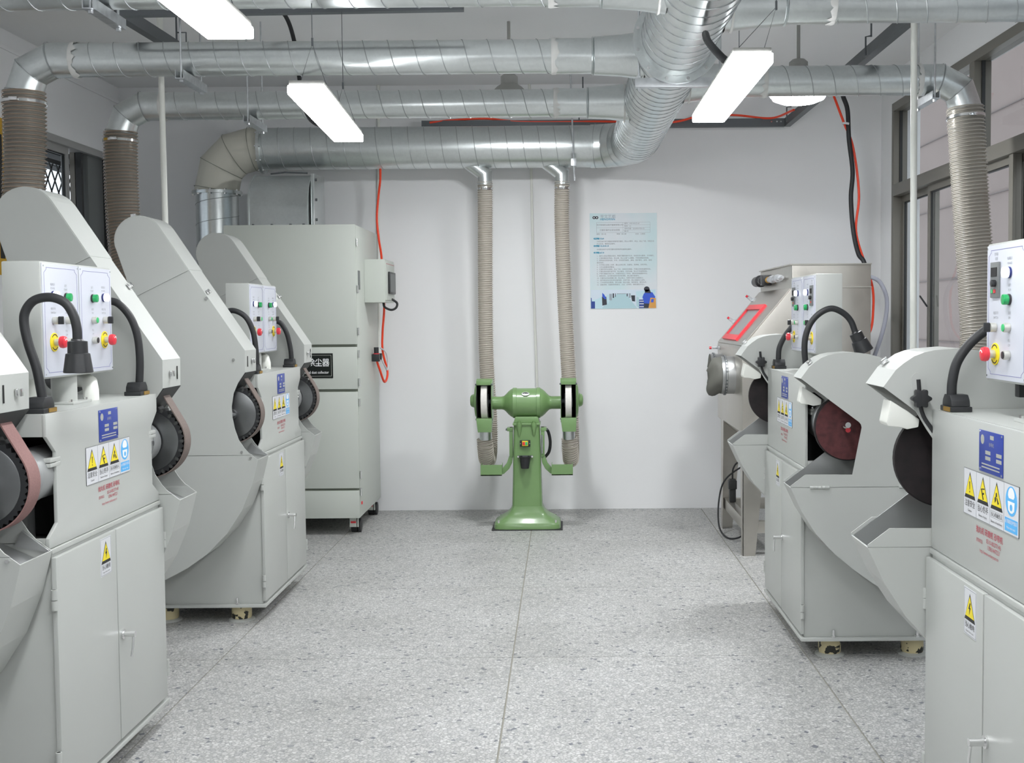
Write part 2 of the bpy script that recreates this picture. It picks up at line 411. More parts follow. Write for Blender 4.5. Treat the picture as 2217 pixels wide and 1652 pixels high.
for a, b in ((7.135, RY1-.055), (5.445, 7.045), (3.945, 5.355), (RY0+.05, 3.855)):
    MB().box(XR+.04, XR+.046, a, b, 2.45, RZ1-.06).build('glass_pane', 'window_glass', w2)
    MB().box(XR+.03, XR+.05, a, a+.012, 2.45, RZ1-.06).box(XR+.03, XR+.05, b-.012, b, 2.45, RZ1-.06).build('gasket', 'black_frame', w2)
for i, (a, b) in enumerate(((7.96, RY1-.055), (6.45, 8.01), (4.95, 6.50), (3.5, 5.0), (RY0+.05, 3.55))):
    x = XR+.015+(.035 if i % 2 == 0 else 0)
    sash(w2, x, x+.03, a, b, RZ0+.05, 2.365, .045, A)
MB().box(XR-.008, XR+.012, 6.44, 6.50, RZ0+.05, 2.365).build('mullion', A, w2, bevel=.003)
MB().tube([(XR-.03, 8.02, 1.62), (XR-.01, 7.93, 1.55)], .006, 8).build('window_latch', 'black_plastic', w2)
# outside
o = structure(MB().box(8.0, 8.2, -6, 30, -.1, 7.5).build('wall_outside', 'outside_plaster'))
for z in (.9, 2.2, 3.7, 5.2): MB().box(7.97, 8.0, -6, 30, z, z+.02).build('wall_joint', 'outside_joint', o)
structure(MB().box(2.7, 9, -4, 16, -.3, -.1).build('ground_right', 'outside_ground'))
w_ = structure(MB().box(-9.2, -9, 2, 30, -.1, 6).build('wall_backdrop_left', 'wall_paint'))  # pale backdrop wall, added so the left window view is dimmer than bare sky
structure(MB().box(-14, -3.65, -4, 16, -.3, -.1).build('ground_left', 'outside_ground'))

# ================================================================ lamps
def panel_lamp(x, y, label, rz=0, L=1.16, z=2.31):
    e = empty('panel_lamp', label, 'lamp', (x, y, z), rz, 'long suspended panel lamps')
    MB().box(-.0675, .0675, -L/2, L/2, 0, .035).build('diffuser', 'lamp_diffuser', e, bevel=.006)
    MB().box(-.062, .062, -L/2+.004, L/2-.004, .035, .052).build('housing', 'pendant_grey', e, bevel=.003)
    for yy in (-L*.36, L*.36):
        wx = .105 if x > 0 else 0   # right row hangs clear of the trunk duct
        MB().tube([(-.055, yy, .05), (wx, yy, .22), (.055, yy, .05)], .0014, 5).tube([(wx, yy, .22), (wx, yy, ZC-z)], .0016, 5).build('wire', 'dark_steel', e)
        MB().cyl((wx, yy, .21), (wx, yy, .24), .004, n=8).build('wire_clip', 'dark_steel', e)
    return e
panel_lamp(-.952, 4.885, 'glowing panel lamp in front of the big rear duct', math.radians(2.8))
panel_lamp(-.957, 2.88, 'glowing panel lamp nearest the top left edge')
panel_lamp(.617, 4.42, 'glowing panel lamp to the right of the main duct')
panel_lamp(-.957, .88, 'added unseen panel lamp overhead on the left, nearest the camera')  # added out of view, continues the left row to light the room evenly
panel_lamp(.617, 2.36, 'added unseen panel lamp overhead on the right, above the top edge')  # extra lamp in line with the right row, added for even light
panel_lamp(.617, .36, 'added unseen panel lamp overhead on the right, beside the camera')  # second extra lamp on the right, added out of view as room light
def pendant(x, y, z, label, lit):
    e = empty('pendant_lamp', label, 'lamp', (x, y, z), 0, 'round pendant lamps')
    MB().lathe([(.158, 0), (.160, .012), (.15, .03), (.115, .085), (.075, .125), (.052, .14), (.052, .185), (.035, .20), (.012, .205)], (0,0,0), (0,0,1), 36).build('shade', 'pendant_grey', e, smooth=40)
    MB().tube([(0,0,.2), (0,0,ZC-z)], .010, 10).build('stem', 'pendant_grey', e)
    MB().lathe([(.156, .004), (.14, -.02), (.10, -.036), (.05, -.044), (0, -.046)], (0,0,0), (0,0,1), 36).build('diffuser', 'pendant_diffuser', e, smooth=60)
pendant(1.318, 6.62, 2.715, 'lit round pendant lamp behind the right branch duct', True)
pendant(-.315, 7.2, 2.765, 'grey bell pendant lamp between the two left branch ducts', False)

# ================================================================ ducts
ZD = 2.75; RM = .165; RB = .153; RP = .08; XM = .525
def seam(name, path, r, pitch, parent, wr=.0025):
    return MB().tube(helix(path, r+.001, pitch, 24), wr, 5, cap=False).build(name, 'duct_seam', parent, smooth=60)
def flange(o, ax, r, parent, nb=10, m='galvanised', wd=.035):
    f = ring(o, ax, r, .022, wd).build('flange', m, parent, smooth=35)
    axv = Vector(ax).normalized(); up = Vector((0,0,1)) if abs(axv.z) < .9 else Vector((1,0,0)); u = (up-axv*up.dot(axv)).normalized(); w_ = axv.cross(u)
    for k in range(nb):
        a = 2*PI*(k+.5)/nb; c = Vector(o)+(u*math.cos(a)+w_*math.sin(a))*(r+wd*.55)
        MB().cyl(c-axv*.02, c+axv*.02, .008, n=6).build('flange_bolt', 'chrome', f)
# main trunk running away along the room
md = empty('main_duct', 'large galvanised spiral trunk duct running overhead down the room', 'duct', (XM, 5, ZD))
def rel(p, o): return tuple(Vector(p)-Vector(o))
org = (XM, 5, ZD)
MB().tube([rel((XM, .5, ZD), org), rel((XM, 8.36, ZD), org)], RM, 40).build('spiral_pipe', 'galvanised', md, smooth=40)
seam('spiral_seam', [rel((XM, .5, ZD), org), rel((XM, 8.36, ZD), org)], RM, .115, md)
flange(rel((XM, 5.40, ZD), org), (0,1,0), RM, md, 12)
# rear duct + elbows + downpipe to the collector
rd = empty('rear_duct', 'wide galvanised duct along the back wall ending in a beige elbow', 'duct', (-1, 8.74, ZD)); org = (-1, 8.74, ZD)
Y2 = 8.74
MB().tube([rel((-2.22, Y2, ZD), org), rel((.21, Y2, ZD), org)], RB, 40).build('spiral_pipe', 'galvanised', rd, smooth=40)
seam('spiral_seam', [rel((-2.2, Y2, ZD), org), rel((.15, Y2, ZD), org)], RB, .118, rd)
ang = [0, 11.25, 33.75, 56.25, 78.75, 90]
pe = [(.21, Y2, ZD), (.25, Y2, ZD)]+[(XM-.30+.30*math.sin(math.radians(a)), Y2-.30+.30*math.cos(math.radians(a)), ZD) for a in (22.5, 45, 67.5)]+[(XM, 8.40, ZD), (XM, 8.34, ZD)]
MB().mitre([rel(p, org) for p in pe], .158, 36).build('elbow', 'galvanised', rd, smooth=14)
for i, p in enumerate(pe[1:-1]): 
    d = (Vector(pe[i+2])-Vector(pe[i])).normalized(); MB().tube([Vector(rel(p, org))+Vector((0,0,0))-d*.002, Vector(rel(p, org))+d*.002], .163, 36, cap=False).build('elbow_seam', 'duct_seam', rd)
XDn = -2.545
pe = [(-2.20, Y2, ZD), (-2.27, Y2, ZD)]+[(-2.27-.275*math.sin(math.radians(a)), Y2, ZD-.275+.275*math.cos(math.radians(a))) for a in (30, 60)]+[(XDn, Y2, ZD-.30), (XDn, Y2, 2.43)]
eb = MB().mitre([rel(p, org) for p in pe], .157, 36).build('beige_elbow', 'duct_beige', rd, smooth=11, label='beige painted sheet elbow')
for i, p in enumerate(pe[1:-1]):
    d = (Vector(pe[i+2])-Vector(pe[i])).normalized(); q = Vector(rel(p, org)); MB().tube([q-d*.002, q+d*.002], .1655, 36, cap=False).build('elbow_seam', 'groove', eb)
flange(rel((-2.20, Y2, ZD), org), (1,0,0), RB, rd, 10, wd=.028); flange(rel((XDn, Y2, 2.43), org), (0,0,1), RB, rd, 10, wd=.028)
MB().tube([rel((XDn, Y2, 2.43), org), rel((XDn, Y2, .8), org)], RB, 40).build('down_pipe', 'galvanised', rd, smooth=40)
seam('spiral_seam', [rel((XDn, Y2, 2.41), org), rel((XDn, Y2, .85), org)], RB, .15, rd)
MB().mitre([rel(p, org) for p in ((XDn, Y2, .8), (XDn, Y2, .62), (XDn+.06, Y2, .50), (-2.32, Y2, .45))], RB, 30).build('inlet_elbow', 'galvanised', rd, smooth=30)
for x in (-.60, -.03):     # take-offs towards the grinder hoses
    MB().mitre([rel(p, org) for p in ((x-.10, Y2, ZD-.10), (x+.0, Y2, 2.575), (x+.03, Y2, 2.55), (x+.03, Y2, 2.47))], .054, 24).build('take_off', 'galvanised', rd, smooth=30)
def sealant(p, ax, r, parent):
    ax = Vector(ax); p = Vector(p); up = Vector((0,0,1)); w_ = ax.cross(up); m = MB(); n = 40; vs = []
    for k in range(n):
        a = 2*PI*k/n; d = up*math.cos(a)+w_*math.sin(a); j = random.uniform(.006, .03)*(1 if k % 9 else .3)
        vs += [p+d*(r+.002)-ax*j, p+d*(r+.004)+ax*.004, p+d*(r+.002)+ax*.012]
    m.add(vs, [(3*k+i, 3*((k+1) % n)+i, 3*((k+1) % n)+i+1, 3*k+i+1) for k in range(n) for i in (0, 1)])
    m.build('sealant', 'sealant', parent, smooth=60)
def branch(name_label, Y, side, xend, elbow=True, z=ZD, drop=.30):
    # side -1: runs to the left wall, +1: to the right
    s = side; org = (XM+s*.5, Y, z)
    e = empty('branch_duct', name_label, 'duct', org, 0, 'galvanised branch ducts')
    x0 = XM+s*.35
    MB().tube([rel((x0, Y, z), org), rel((xend-s*.24 if elbow else xend, Y, z), org)], RP, 32).build('spiral_pipe', 'galvanised', e, smooth=40)
    seam('spiral_seam', [rel((x0+s*.06, Y, z), org), rel((xend-s*.24 if elbow else xend, Y, z), org)], RP, .119, e, .0022)
    # collar then cone on to the trunk
    MB().lathe([(RP+.001, 0), (RP+.004, .0), (RP+.004, .20), (RP+.012, .205), (RP+.004, .21), (RP+.004, .21)], rel((XM+s*.58, Y, z), org), (-s,0,0), 32, False).build('collar', 'galvanised', e, smooth=30)
    MB().lathe([(RP+.005, 0), (RP+.010, .004), (.098, .13), (.112, .24)], rel((XM+s*.37, Y, z), org), (-s,0,0), 32, False).build('cone', 'galvanised', e, smooth=30)
    MB().lathe([(.098, 0), (.116, .004), (.112, .012), (.095, .012)], rel((XM+s*.165, Y, z), org), (-s,0,0), 32, False).build('saddle', 'sealant', e, smooth=30)
    sealant(rel((XM+s*.56, Y, z), org), (s,0,0), RP+.004, e)
    if elbow:
        c = (xend-s*.16, z-.16)
        pts = [(xend-s*.24, Y, z), (xend-s*.17, Y, z)]+[(c[0]+s*.16*math.sin(math.radians(a)), Y, c[1]+.16*math.cos(math.radians(a))) for a in (38,)]+[(xend, Y, z-.14), (xend, Y, z-.25)]
        pts = [(xend-s*.26, Y, z), (xend-s*.14, Y, z), (xend-s*.035, Y, z-.055), (xend, Y, z-.15), (xend, Y, z-.26)]
        el = MB().mitre([rel(p, org) for p in pts], RP+.003, 32).build('elbow', 'galvanised', e, smooth=14)
        for i, p in enumerate(pts[1:-1]):
            d = (Vector(pts[i+2])-Vector(pts[i])).normalized(); q = Vector(rel(p, org)); MB().tube([q-d*.002, q+d*.002], RP+.009, 32, cap=False).build('elbow_seam', 'duct_seam', el)
        sealant(rel((xend-s*.255, Y, z), org), (s,0,0), RP+.003, e)
    return e
branch('branch duct cut off by the top left edge', 4.50, -1, -2.58, drop=.3)
branch('upper left branch duct, its elbow at the far left edge', 5.73, -1, -2.585)
branch('lower left branch duct, elbow above the second hose', 6.97, -1, -2.585)
branch('near right branch duct along the top edge', 4.80, 1, 2.20)
branch('right branch duct ending in an elbow by the window', 6.38, 1, 2.165)
# flexible ribbed hoses
def hose(label, pts, r, m, pitch=.019, wire='copper', clamp=True, rib=.055):
    o3 = Vector(pts[-1]); e = empty('flexible_hose', label, 'hose', tuple(o3), 0, 'clear ribbed extraction hoses')
    path = bez([Vector(p)-o3 for p in pts], 10); P, Ln = resample(path, pitch/6)
    rad = [r*(1+rib*math.cos(2*PI*(Ln*i/(len(P)-1))/pitch)) for i in range(len(P))]
    MB().tube(P, rad, 24, cap=False).build('hose_wall', m, e, smooth=80)
    MB().tube(helix(path, r*(1+rib)+.0005, pitch, 18), .0017, 4, cap=False).build('spiral_wire', wire, e, smooth=80)
    if clamp:
        d = (P[3]-P[0]).normalized(); q = P[0]+d*.05
        ring(q, d, r*1.05, .014, .004).build('hose_clamp', 'chrome', e, smooth=40)
        MB().box(q.x-.02, q.x+.02, q.y-r-.03, q.y-r-.002, q.z-.008, q.z+.008).build('clamp_screw', 'chrome', e, bevel=.002)
hose('dark ribbed hose hanging at the far left edge', [(-2.585, 5.73, 2.60), (-2.59, 5.73, 2.35), (-2.60, 5.73, 2.0), (-2.55, 5.71, 1.6), (-2.42, 5.68, 1.2), (-2.16, 5.66, .95)], .094, 'hose_dark')
hose('dark ribbed hose hanging between two belt sander arms', [(-2.587, 6.97, 2.60), (-2.59, 6.97, 2.35), (-2.58, 6.97, 2.0), (-2.53, 6.93, 1.7), (-2.42, 6.88, 1.3), (-2.16, 6.80, .95)], .092, 'hose_dark')
hose('pale ribbed hose dropping in front of the right window', [(2.165, 6.38, 2.60), (2.175, 6.37, 2.4), (2.20, 6.36, 2.0), (2.22, 6.33, 1.6), (2.20, 6.28, 1.25), (2.0, 6.2, .95), (1.66, 6.12, .85)], .092, 'hose_mid', wire='hose_wire')
for nm, xt, xb in (('left of the two slim hoses behind the green grinder', -.568, -.575), ('right of the two slim hoses behind the green grinder', .0, .035)):
    hose(nm, [(xt, 8.74, 2.50), (xt-.004, 8.78, 2.2), ((xt+xb)/2-.008, 8.82, 1.7), (xb-.004, 8.84, 1.2), (xb+.02, 8.80, .75), (xb+.02, 8.75, .55), (xb+.015, 8.66, .462), (xb+.01, 8.53, .47), (xb+.005, 8.46, .56), (xb, 8.45, .63)], .053, 'hose_light', .0165, 'hose_crest', rib=.075)
# hangers
def hanger(label, x, y0, y1, z, pipes=True):
    e = empty('duct_hanger', label, 'bracket', (x, (y0+y1)/2, z), 0, 'strut hangers under the branch ducts'); h = (y1-y0)/2
    MB().prism([(-.021,-.04),(.021,-.04),(.021,0),(.017,0),(.017,-.036),(-.017,-.036),(-.017,0),(-.021,0)], 'y', -h, h).build('strut', 'zinc', e)
    for s in (-1, 1):
        MB().tube([(0, s*(h-.025), -.05), (0, s*(h-.025), ZC-z)], .005, 8).build('threaded_rod', 'zinc', e)
        MB().cyl((0, s*(h-.025), -.052), (0, s*(h-.025), -.041), .010, n=6).build('nut', 'zinc', e)
hanger('strut hanger under the duct at the top left corner', -1.71, 4.32, 4.64, ZD-RP-.003)
hanger('strut hanger under the upper left branch duct', -1.785, 5.57, 5.93, ZD-RP-.003)
hanger('strut hanger under the lower left branch duct', -1.80, 6.80, 7.18, ZD-RP-.003)
hanger('strut hanger beside the window under the right branch duct', 1.965, 6.24, 6.58, ZD-RP-.003)
e = empty('duct_hanger', 'wide strut trapeze carrying the main duct flange', 'bracket', (.54, 5.435, 2.585), 0)
MB().box(-.205, .205, -.02, .02, -.045, -.003).build('strut', 'zinc', e, bevel=.003)
for s in (-1, 1):
    MB().tube([(s*.185, 0, -.06), (s*.185, 0, ZC-2.585)], .006, 8).build('threaded_rod', 'zinc', e)
    MB().cyl((s*.185, 0, -.003), (s*.185, 0, .008), .012, n=6).build('nut', 'zinc', e)
e = empty('duct_hanger', 'threaded rod hanger clamping the rear duct', 'bracket', (.085, 8.57, 2.48), 0)
MB().tube([(.004, 0, 0), (-.02, 0, ZC-2.48)], .006, 8).build('threaded_rod', 'zinc', e)
MB().box(-.02, .02, -.012, .022, .105, .16).build('clamp_block', 'zinc', e, bevel=.003)
# hanging steel channel frames
def channel(p0, p1, parent, h=.06, wd=.045):
    p0, p1 = Vector(p0), Vector(p1); d = (p1-p0).normalized(); sd = Vector((-d.y, d.x, 0)); m = MB(); Ln = (p1-p0).length
    prof = [(-wd/2,0),(wd/2,0),(wd/2,h),(wd/2-.004,h),(wd/2-.004,.004),(-wd/2+.004,.004),(-wd/2+.004,h),(-wd/2,h)]
    vs = [p0+sd*a+Vector((0,0,b)) for a, b in prof]+[p1+sd*a+Vector((0,0,b)) for a, b in prof]; n = len(prof)
    m.add(vs, [tuple(range(n)), tuple(range(2*n-1, n-1, -1))]+[(i, (i+1) % n, (i+1) % n+n, i+n) for i in range(n)])
    return m.build('channel', 'dark_steel', parent)
fb = empty('cable_tray_frame', 'dark steel channel frame hung near the back wall', 'frame', (1.66, 8.86, 2.90))
channel((0, 0, 0), (-2.70, -.02, 0), fb); channel((.02, 0, .0), (.03, -3.2, 0), fb)
for dx, dy in ((0, -.25), (0.02, -2.4), (-1.5, 0)):
    MB().tube([(dx-.03, dy, .0), (dx-.03, dy, .10), (dx+.0, dy, .105)], .005, 6).tube([(dx, dy, .10), (dx, dy, ZC-2.90)], .005, 6).build('hanging_rod', 'dark_steel', fb)
for dx in (-.03, -.06, -.10): MB().cyl((dx, -.026, .035), (dx, -.0225, .035), .006, n=8).build('bolt', 'chrome', fb)
fa = empty('cable_tray_frame', 'dark steel channel frame hung at the upper left', 'frame', (-2.05, 5.52, 2.90))
channel((0, 0, 0), (1.6, 0.02, .02), fa); channel((.0, .02, 0), (.03, .86, 0), fa)
for dx, dy in ((.04, .72), (.6, .01), (1.4, .018)):
    MB().tube([(dx, dy, .06), (dx, dy, ZC-2.89)], .005, 6).tube([(dx, dy, .10), (dx+.05, dy, .10), (dx+.05, dy, .03)], .004, 6).build('hanging_rod', 'dark_steel', fa)
# cables and conduits
def cable(name, label, cat, pts, r, m, n=10, k=8, group=None):
    o3 = Vector(pts[0]); o = MB().tube([p-o3 for p in bez(pts, k)], r, n).build(name, m, None, smooth=80); o.location = o3; return tag(o, label, cat, group)
cable('cable', 'black cable looping from the frame to the left panel lamp', 'cable', [(-1.42, 5.52, 2.965), (-1.40, 5.75, 3.02), (-1.365, 5.92, 3.0), (-1.328, 5.94, 2.88), (-1.304, 5.93, 2.70), (-1.285, 5.88, 2.60), (-1.20, 5.70, 2.45), (-1.05, 5.45, 2.375), (-.98, 5.30, 2.362)], .0108, 'black_rubber')
cable('cable', 'black cable looping down to the panel lamp beside the main duct', 'cable', [(.545, 4.5, 2.56), (.535, 4.35, 2.50), (.545, 4.2, 2.43), (.575, 4.15, 2.385), (.62, 4.15, 2.372), (.65, 4.2, 2.368)], .014, 'black_rubber')
cable('air_hose', 'red air hose lying along the rear steel frame', 'hose', [(-.98, 8.82, 2.945), (-.80, 8.83, 2.965), (-.55, 8.83, 2.972), (-.30, 8.83, 2.95), (0.3, 8.83, 2.945), (.8, 8.80, 2.93), (1.05, 8.82, 2.985), (1.3, 8.84, 2.985), (1.55, 8.80, 2.955), (1.64, 8.4, 2.945)], .008, 'red_hose')
cable('air_hose', 'red air hose dropping beside the dust collector wall box', 'hose', [(-1.335, 8.72, 2.62), (-1.350, 8.80, 2.52), (-1.372, 8.84, 2.40), (-1.385, 8.84, 2.24), (-1.372, 8.84, 2.08), (-1.36, 8.88, 1.94), (-1.35, 8.90, 1.6), (-1.365, 8.90, 1.40), (-1.37, 8.92, 1.25), (-1.34, 8.95, 1.09), (-1.35, 8.86, 1.02), (-1.37, 8.76, 1.12), (-1.385, 8.715, 1.19)], .0085, 'red_hose')
cable('air_hose', 'red air hose running down to the stainless cabinet', 'hose', [(1.93, 8.45, 3.06), (2.0, 8.43, 2.86), (2.065, 8.42, 2.68), (2.105, 8.41, 2.35), (2.085, 8.41, 2.09), (2.15, 8.41, 1.86), (2.20, 8.40, 1.70), (2.208, 8.4, 1.54), (2.18, 8.39, 1.37), (2.05, 8.35, 1.25), (1.88, 8.33, 1.2)], .009, 'red_hose')
cable('cable', 'thick black cable running down to the stainless cabinet', 'cable', [(1.97, 8.42, 3.10), (1.99, 8.4, 3.03), (2.02, 8.4, 2.935), (2.03, 8.4, 2.74), (2.057, 8.4, 2.51), (2.046, 8.4, 2.32), (2.064, 8.4, 2.09), (2.10, 8.4, 1.93), (2.14, 8.38, 1.85), (2.13, 8.3, 1.6), (2.0, 8.25, 1.42), (1.88, 8.22, 1.38)], .0165, 'black_rubber')
tag(ring((2.012, 8.405, 2.845), (.2,0,1), .020, .014, .006).build('cable_tie', 'sign_white'), 'white tie binding the black cable to the red hose', 'cable tie')
cable('grey_tube', 'pale grey tube arching behind the stainless cabinet', 'hose', [(1.88, 8.3, 1.68), (2.0, 8.3, 1.72), (2.10, 8.3, 1.765), (2.18, 8.3, 1.755), (2.237, 8.3, 1.71), (2.277, 8.3, 1.597), (2.262, 8.3, 1.435), (2.198, 8.3, 1.224), (2.10, 8.28, 1.02), (1.88, 8.26, .9)], .015, 'grey_hose')
def conduit(label, pts, r=.0125):
    o3 = Vector(pts[0]); o = MB().tube([Vector(p)-o3 for p in pts], r, 14).build('conduit', 'pvc', None, smooth=60); o.location = o3; tag(o, label, 'conduit', 'white plastic conduits')
conduit('white conduit dropping behind the rear left belt sander', [(-2.10, 6.25, ZC), (-2.092, 6.25, .5)], .0155)
conduit('white conduit dropping in front of the right window', [(1.655, 5.6, ZC), (1.667, 5.6, .5)], .0155)
conduit('white conduit on the back wall between the two slim hoses', [(-.245, YB-.014, ZC), (-.237, YB-.014, 2.6), (-.228, YB-.014, 1.8), (-.206, YB-.014, .9)], .010)
conduit('white conduit on the back wall beside the dust collector', [(-1.40, YB-.014, ZC), (-1.412, YB-.014, 2.6), (-1.434, YB-.014, 1.2)], .012)
# ================================================================ grinding machines
HW = .463
FR = (PI/2, 0, PI/2)      # text on a face looking along +x
P_ = 'machine_paint'
def label_texts(par, x, y, z, rows, size, m='print_grey'):
    for i, r in enumerate(rows): text(r, size, m, par, (x, y, z-i*size*1.35), FR)
def lamp_cyl(par, name, y, z, x0, x1, r, m, n=20, bev=.002):
    return MB().cyl((x0, y, z), (x1, y, z), r, n=n).build(name, m, par, smooth=40, bevel=bev)
def indicator(par, y, z, x, m, base):
    o = lamp_cyl(par, 'lens', y, z, x+.004, x+.019, .0135, m, 24, .003); lamp_cyl(par, 'bezel', y, z, x, x+.006, .0145, base, 24)
def push(par, y, z, x, m):
    lamp_cyl(par, 'button_collar', y, z, x, x+.016, .012, 'plate_silver', 20); lamp_cyl(par, 'button_cap', y, z, x+.016, x+.018, .0095, m, 20, .0005)
def selector(par, y, z, x):
    lamp_cyl(par, 'selector_collar', y, z, x, x+.016, .012, 'plate_silver', 20)
    MB().prism([(y-.0045, z-.012), (y+.0045, z-.012), (y+.0045, z+.010), (y, z+.013), (y-.0045, z+.010)], 'x', x+.016, x+.032).build('selector_knob', 'black_plastic', par, bevel=.0015)
def estop(par, y, z, x):
    lamp_cyl(par, 'stop_ring', y, z, x, x+.003, .029, 'yellow', 32, .0005)
    for a0 in (40, 220):
        pts = circ(y, z, .025, a0, a0+100, 10)+circ(y, z, .022, a0+100, a0, 10); MB().prism(pts, 'x', x+.003, x+.0035).build('stop_print', 'print_black', par)
    lamp_cyl(par, 'stop_stem', y, z, x+.003, x+.022, .011, 'plate_silver', 20)
    MB().lathe([(.011, .018), (.018, .021), (.0195, .028), (.0175, .036), (.010, .039), (0, .0395)], (x, y, z), (1,0,0), 28).build('stop_button', 'red_button', par, smooth=50)
    pts = circ(y, z, .011, 20, 150, 8)+circ(y, z, .0085, 150, 20, 8); MB().prism(pts, 'x', x+.0378, x+.0395).build('stop_arrow', 'print_white', par)
def control_box(e, kind):
    xf = -.086; y0 = .277; z0, z1 = 1.322, 1.682
    cb = MB().box(xf-.118, xf, -y0, y0, z0, z1).build('control_box', P_, e, bevel=.006)
    for s in (-1, 1):
        a, b = sorted((s*.004, s*.271)); pn = MB().box(xf, xf+.003, a, b, z0+.006, z1-.006).build('control_panel', 'panel_white', cb, bevel=.001)
        a += .012; b -= .012; c, d = z0+.018, z1-.018; r = .016; w_ = .0014
        ln = [(a+r, c), (b-r, c), (b-r, c+.006), (b, c+r), (b, d-r), (b-r, d-.006), (b-r, d), (a+r, d), (a+r, d-.006), (a, d-r), (a, c+r), (a+r, c+.006), (a+r, c)]
        MB().strip(ln, 'x', xf+.003, xf+.0034, w_).build('panel_border', 'print_blue_line', cb)
        for yy in (a-.005, b+.005):
            for zz in (z0+.014, z1-.014): MB().cyl((xf+.003, yy, zz), (xf+.0045, yy, zz), .0028, n=8).build('panel_screw', 'chrome', cb)
        x = xf+.003
        if kind == 'belt':
            yo, yi = s*.20, s*.105
            indicator(cb, yo, 1.578, x, 'white_lens', 'navy'); indicator(cb, yi, 1.574, x, 'green_lens', 'black_plastic')
            selector(cb, yo, 1.501, x); push(cb, yi, 1.501, x, 'green_button'); estop(cb, yo, 1.434, x); push(cb, yi, 1.434, x, 'black_plastic')
            label_texts(cb, x+.0006, yo, 1.612, ['电源指示', 'POWER'], .009); label_texts(cb, x+.0006, yi, 1.610, ['运行', 'START'], .009)
            label_texts(cb, x+.0006, yo, 1.537, ['电机开关', 'SWITCH'], .009); label_texts(cb, x+.0006, yi, 1.537, ['启动', 'ON'], .009); label_texts(cb, x+.0006, yi, 1.467, ['停止', 'OFF'], .009)
        else:
            yo, yi = s*.205, s*.112
            v = MB().box(x, x+.006, yo-.029, yo+.029, 1.54, 1.632).build('inverter_keypad', 'grey_plastic', cb, bevel=.002)
            MB().box(x+.006, x+.0075, yo-.020, yo+.020, 1.595, 1.618).build('keypad_screen', 'dark_inside', cb)
            lamp_cyl(cb, 'keypad_dial', yo+.010, 1.577, x+.006, x+.018, .009, 'black_plastic'); 
            MB().box(x+.006, x+.008, yo-.018, yo-.006, 1.552, 1.561).build('keypad_key', 'green_button', cb); MB().box(x+.006, x+.008, yo-.002, yo+.010, 1.552, 1.561).build('keypad_key', 'red_button', cb)
            indicator(cb, yi, 1.602, x, 'white_lens', 'navy'); indicator(cb, yi, 1.534, x, 'green_lens', 'black_plastic')
            selector(cb, yo, 1.463, x); push(cb, yi, 1.463, x, 'green_button'); estop(cb, yo, 1.394, x); push(cb, yi, 1.394, x, 'black_plastic')
            label_texts(cb, x+.0006, yo, 1.652, ['变频器', '调速'], .009); label_texts(cb, x+.0006, yi, 1.637, ['电源指示', 'POWER'], .009); label_texts(cb, x+.0006, yi, 1.57, ['运行', 'RUN'], .009)
            label_texts(cb, x+.0006, yo, 1.50, ['电机开关', 'SWITCH'], .009); label_texts(cb, x+.0006, yi, 1.50, ['启动', 'ON'], .009); label_texts(cb, x+.0006, yi, 1.43, ['停止', 'OFF'], .009)
    # post and pipes under the box
    ps = MB().cyl((xf-.055, 0, 1.23), (xf-.055, 0, 1.325), .040, n=28).build('post', P_, e, smooth=40)
    MB().box(xf-.115, xf+.005, -.075, .075, 1.23, 1.238).build('post_plate', P_, ps, bevel=.002)
    for a in (-.06, .06):
        for b_ in (xf-.10, xf-.01): MB().cyl((b_, a, 1.238), (b_, a, 1.246), .006, n=6).build('bolt', 'chrome', ps)
    if kind == 'belt':
        MB().cyl((xf-.075, -.20, 1.23), (xf-.075, -.20, 1.325), .032, n=24).build('cable_column', 'pvc', e, smooth=40)
        MB().mitre([(xf-.03, .155, 1.23), (xf-.03, .155, 1.262), (xf-.042, .175, 1.287), (xf-.07, .205, 1.296), (xf-.12, .25, 1.296)], .026, 20).build('cable_elbow', 'pvc', e, smooth=60)
        MB().cyl((xf-.12, .25, 1.296), (xf-.22, .33, 1.296), .045, n=24).build('motor_cap', 'black_plastic', e, smooth=40)
    else:
        MB().box(xf-.09, xf-.03, -.16, -.13, 1.285, 1.322).build('cable_gland', 'black_plastic', e, bevel=.004)
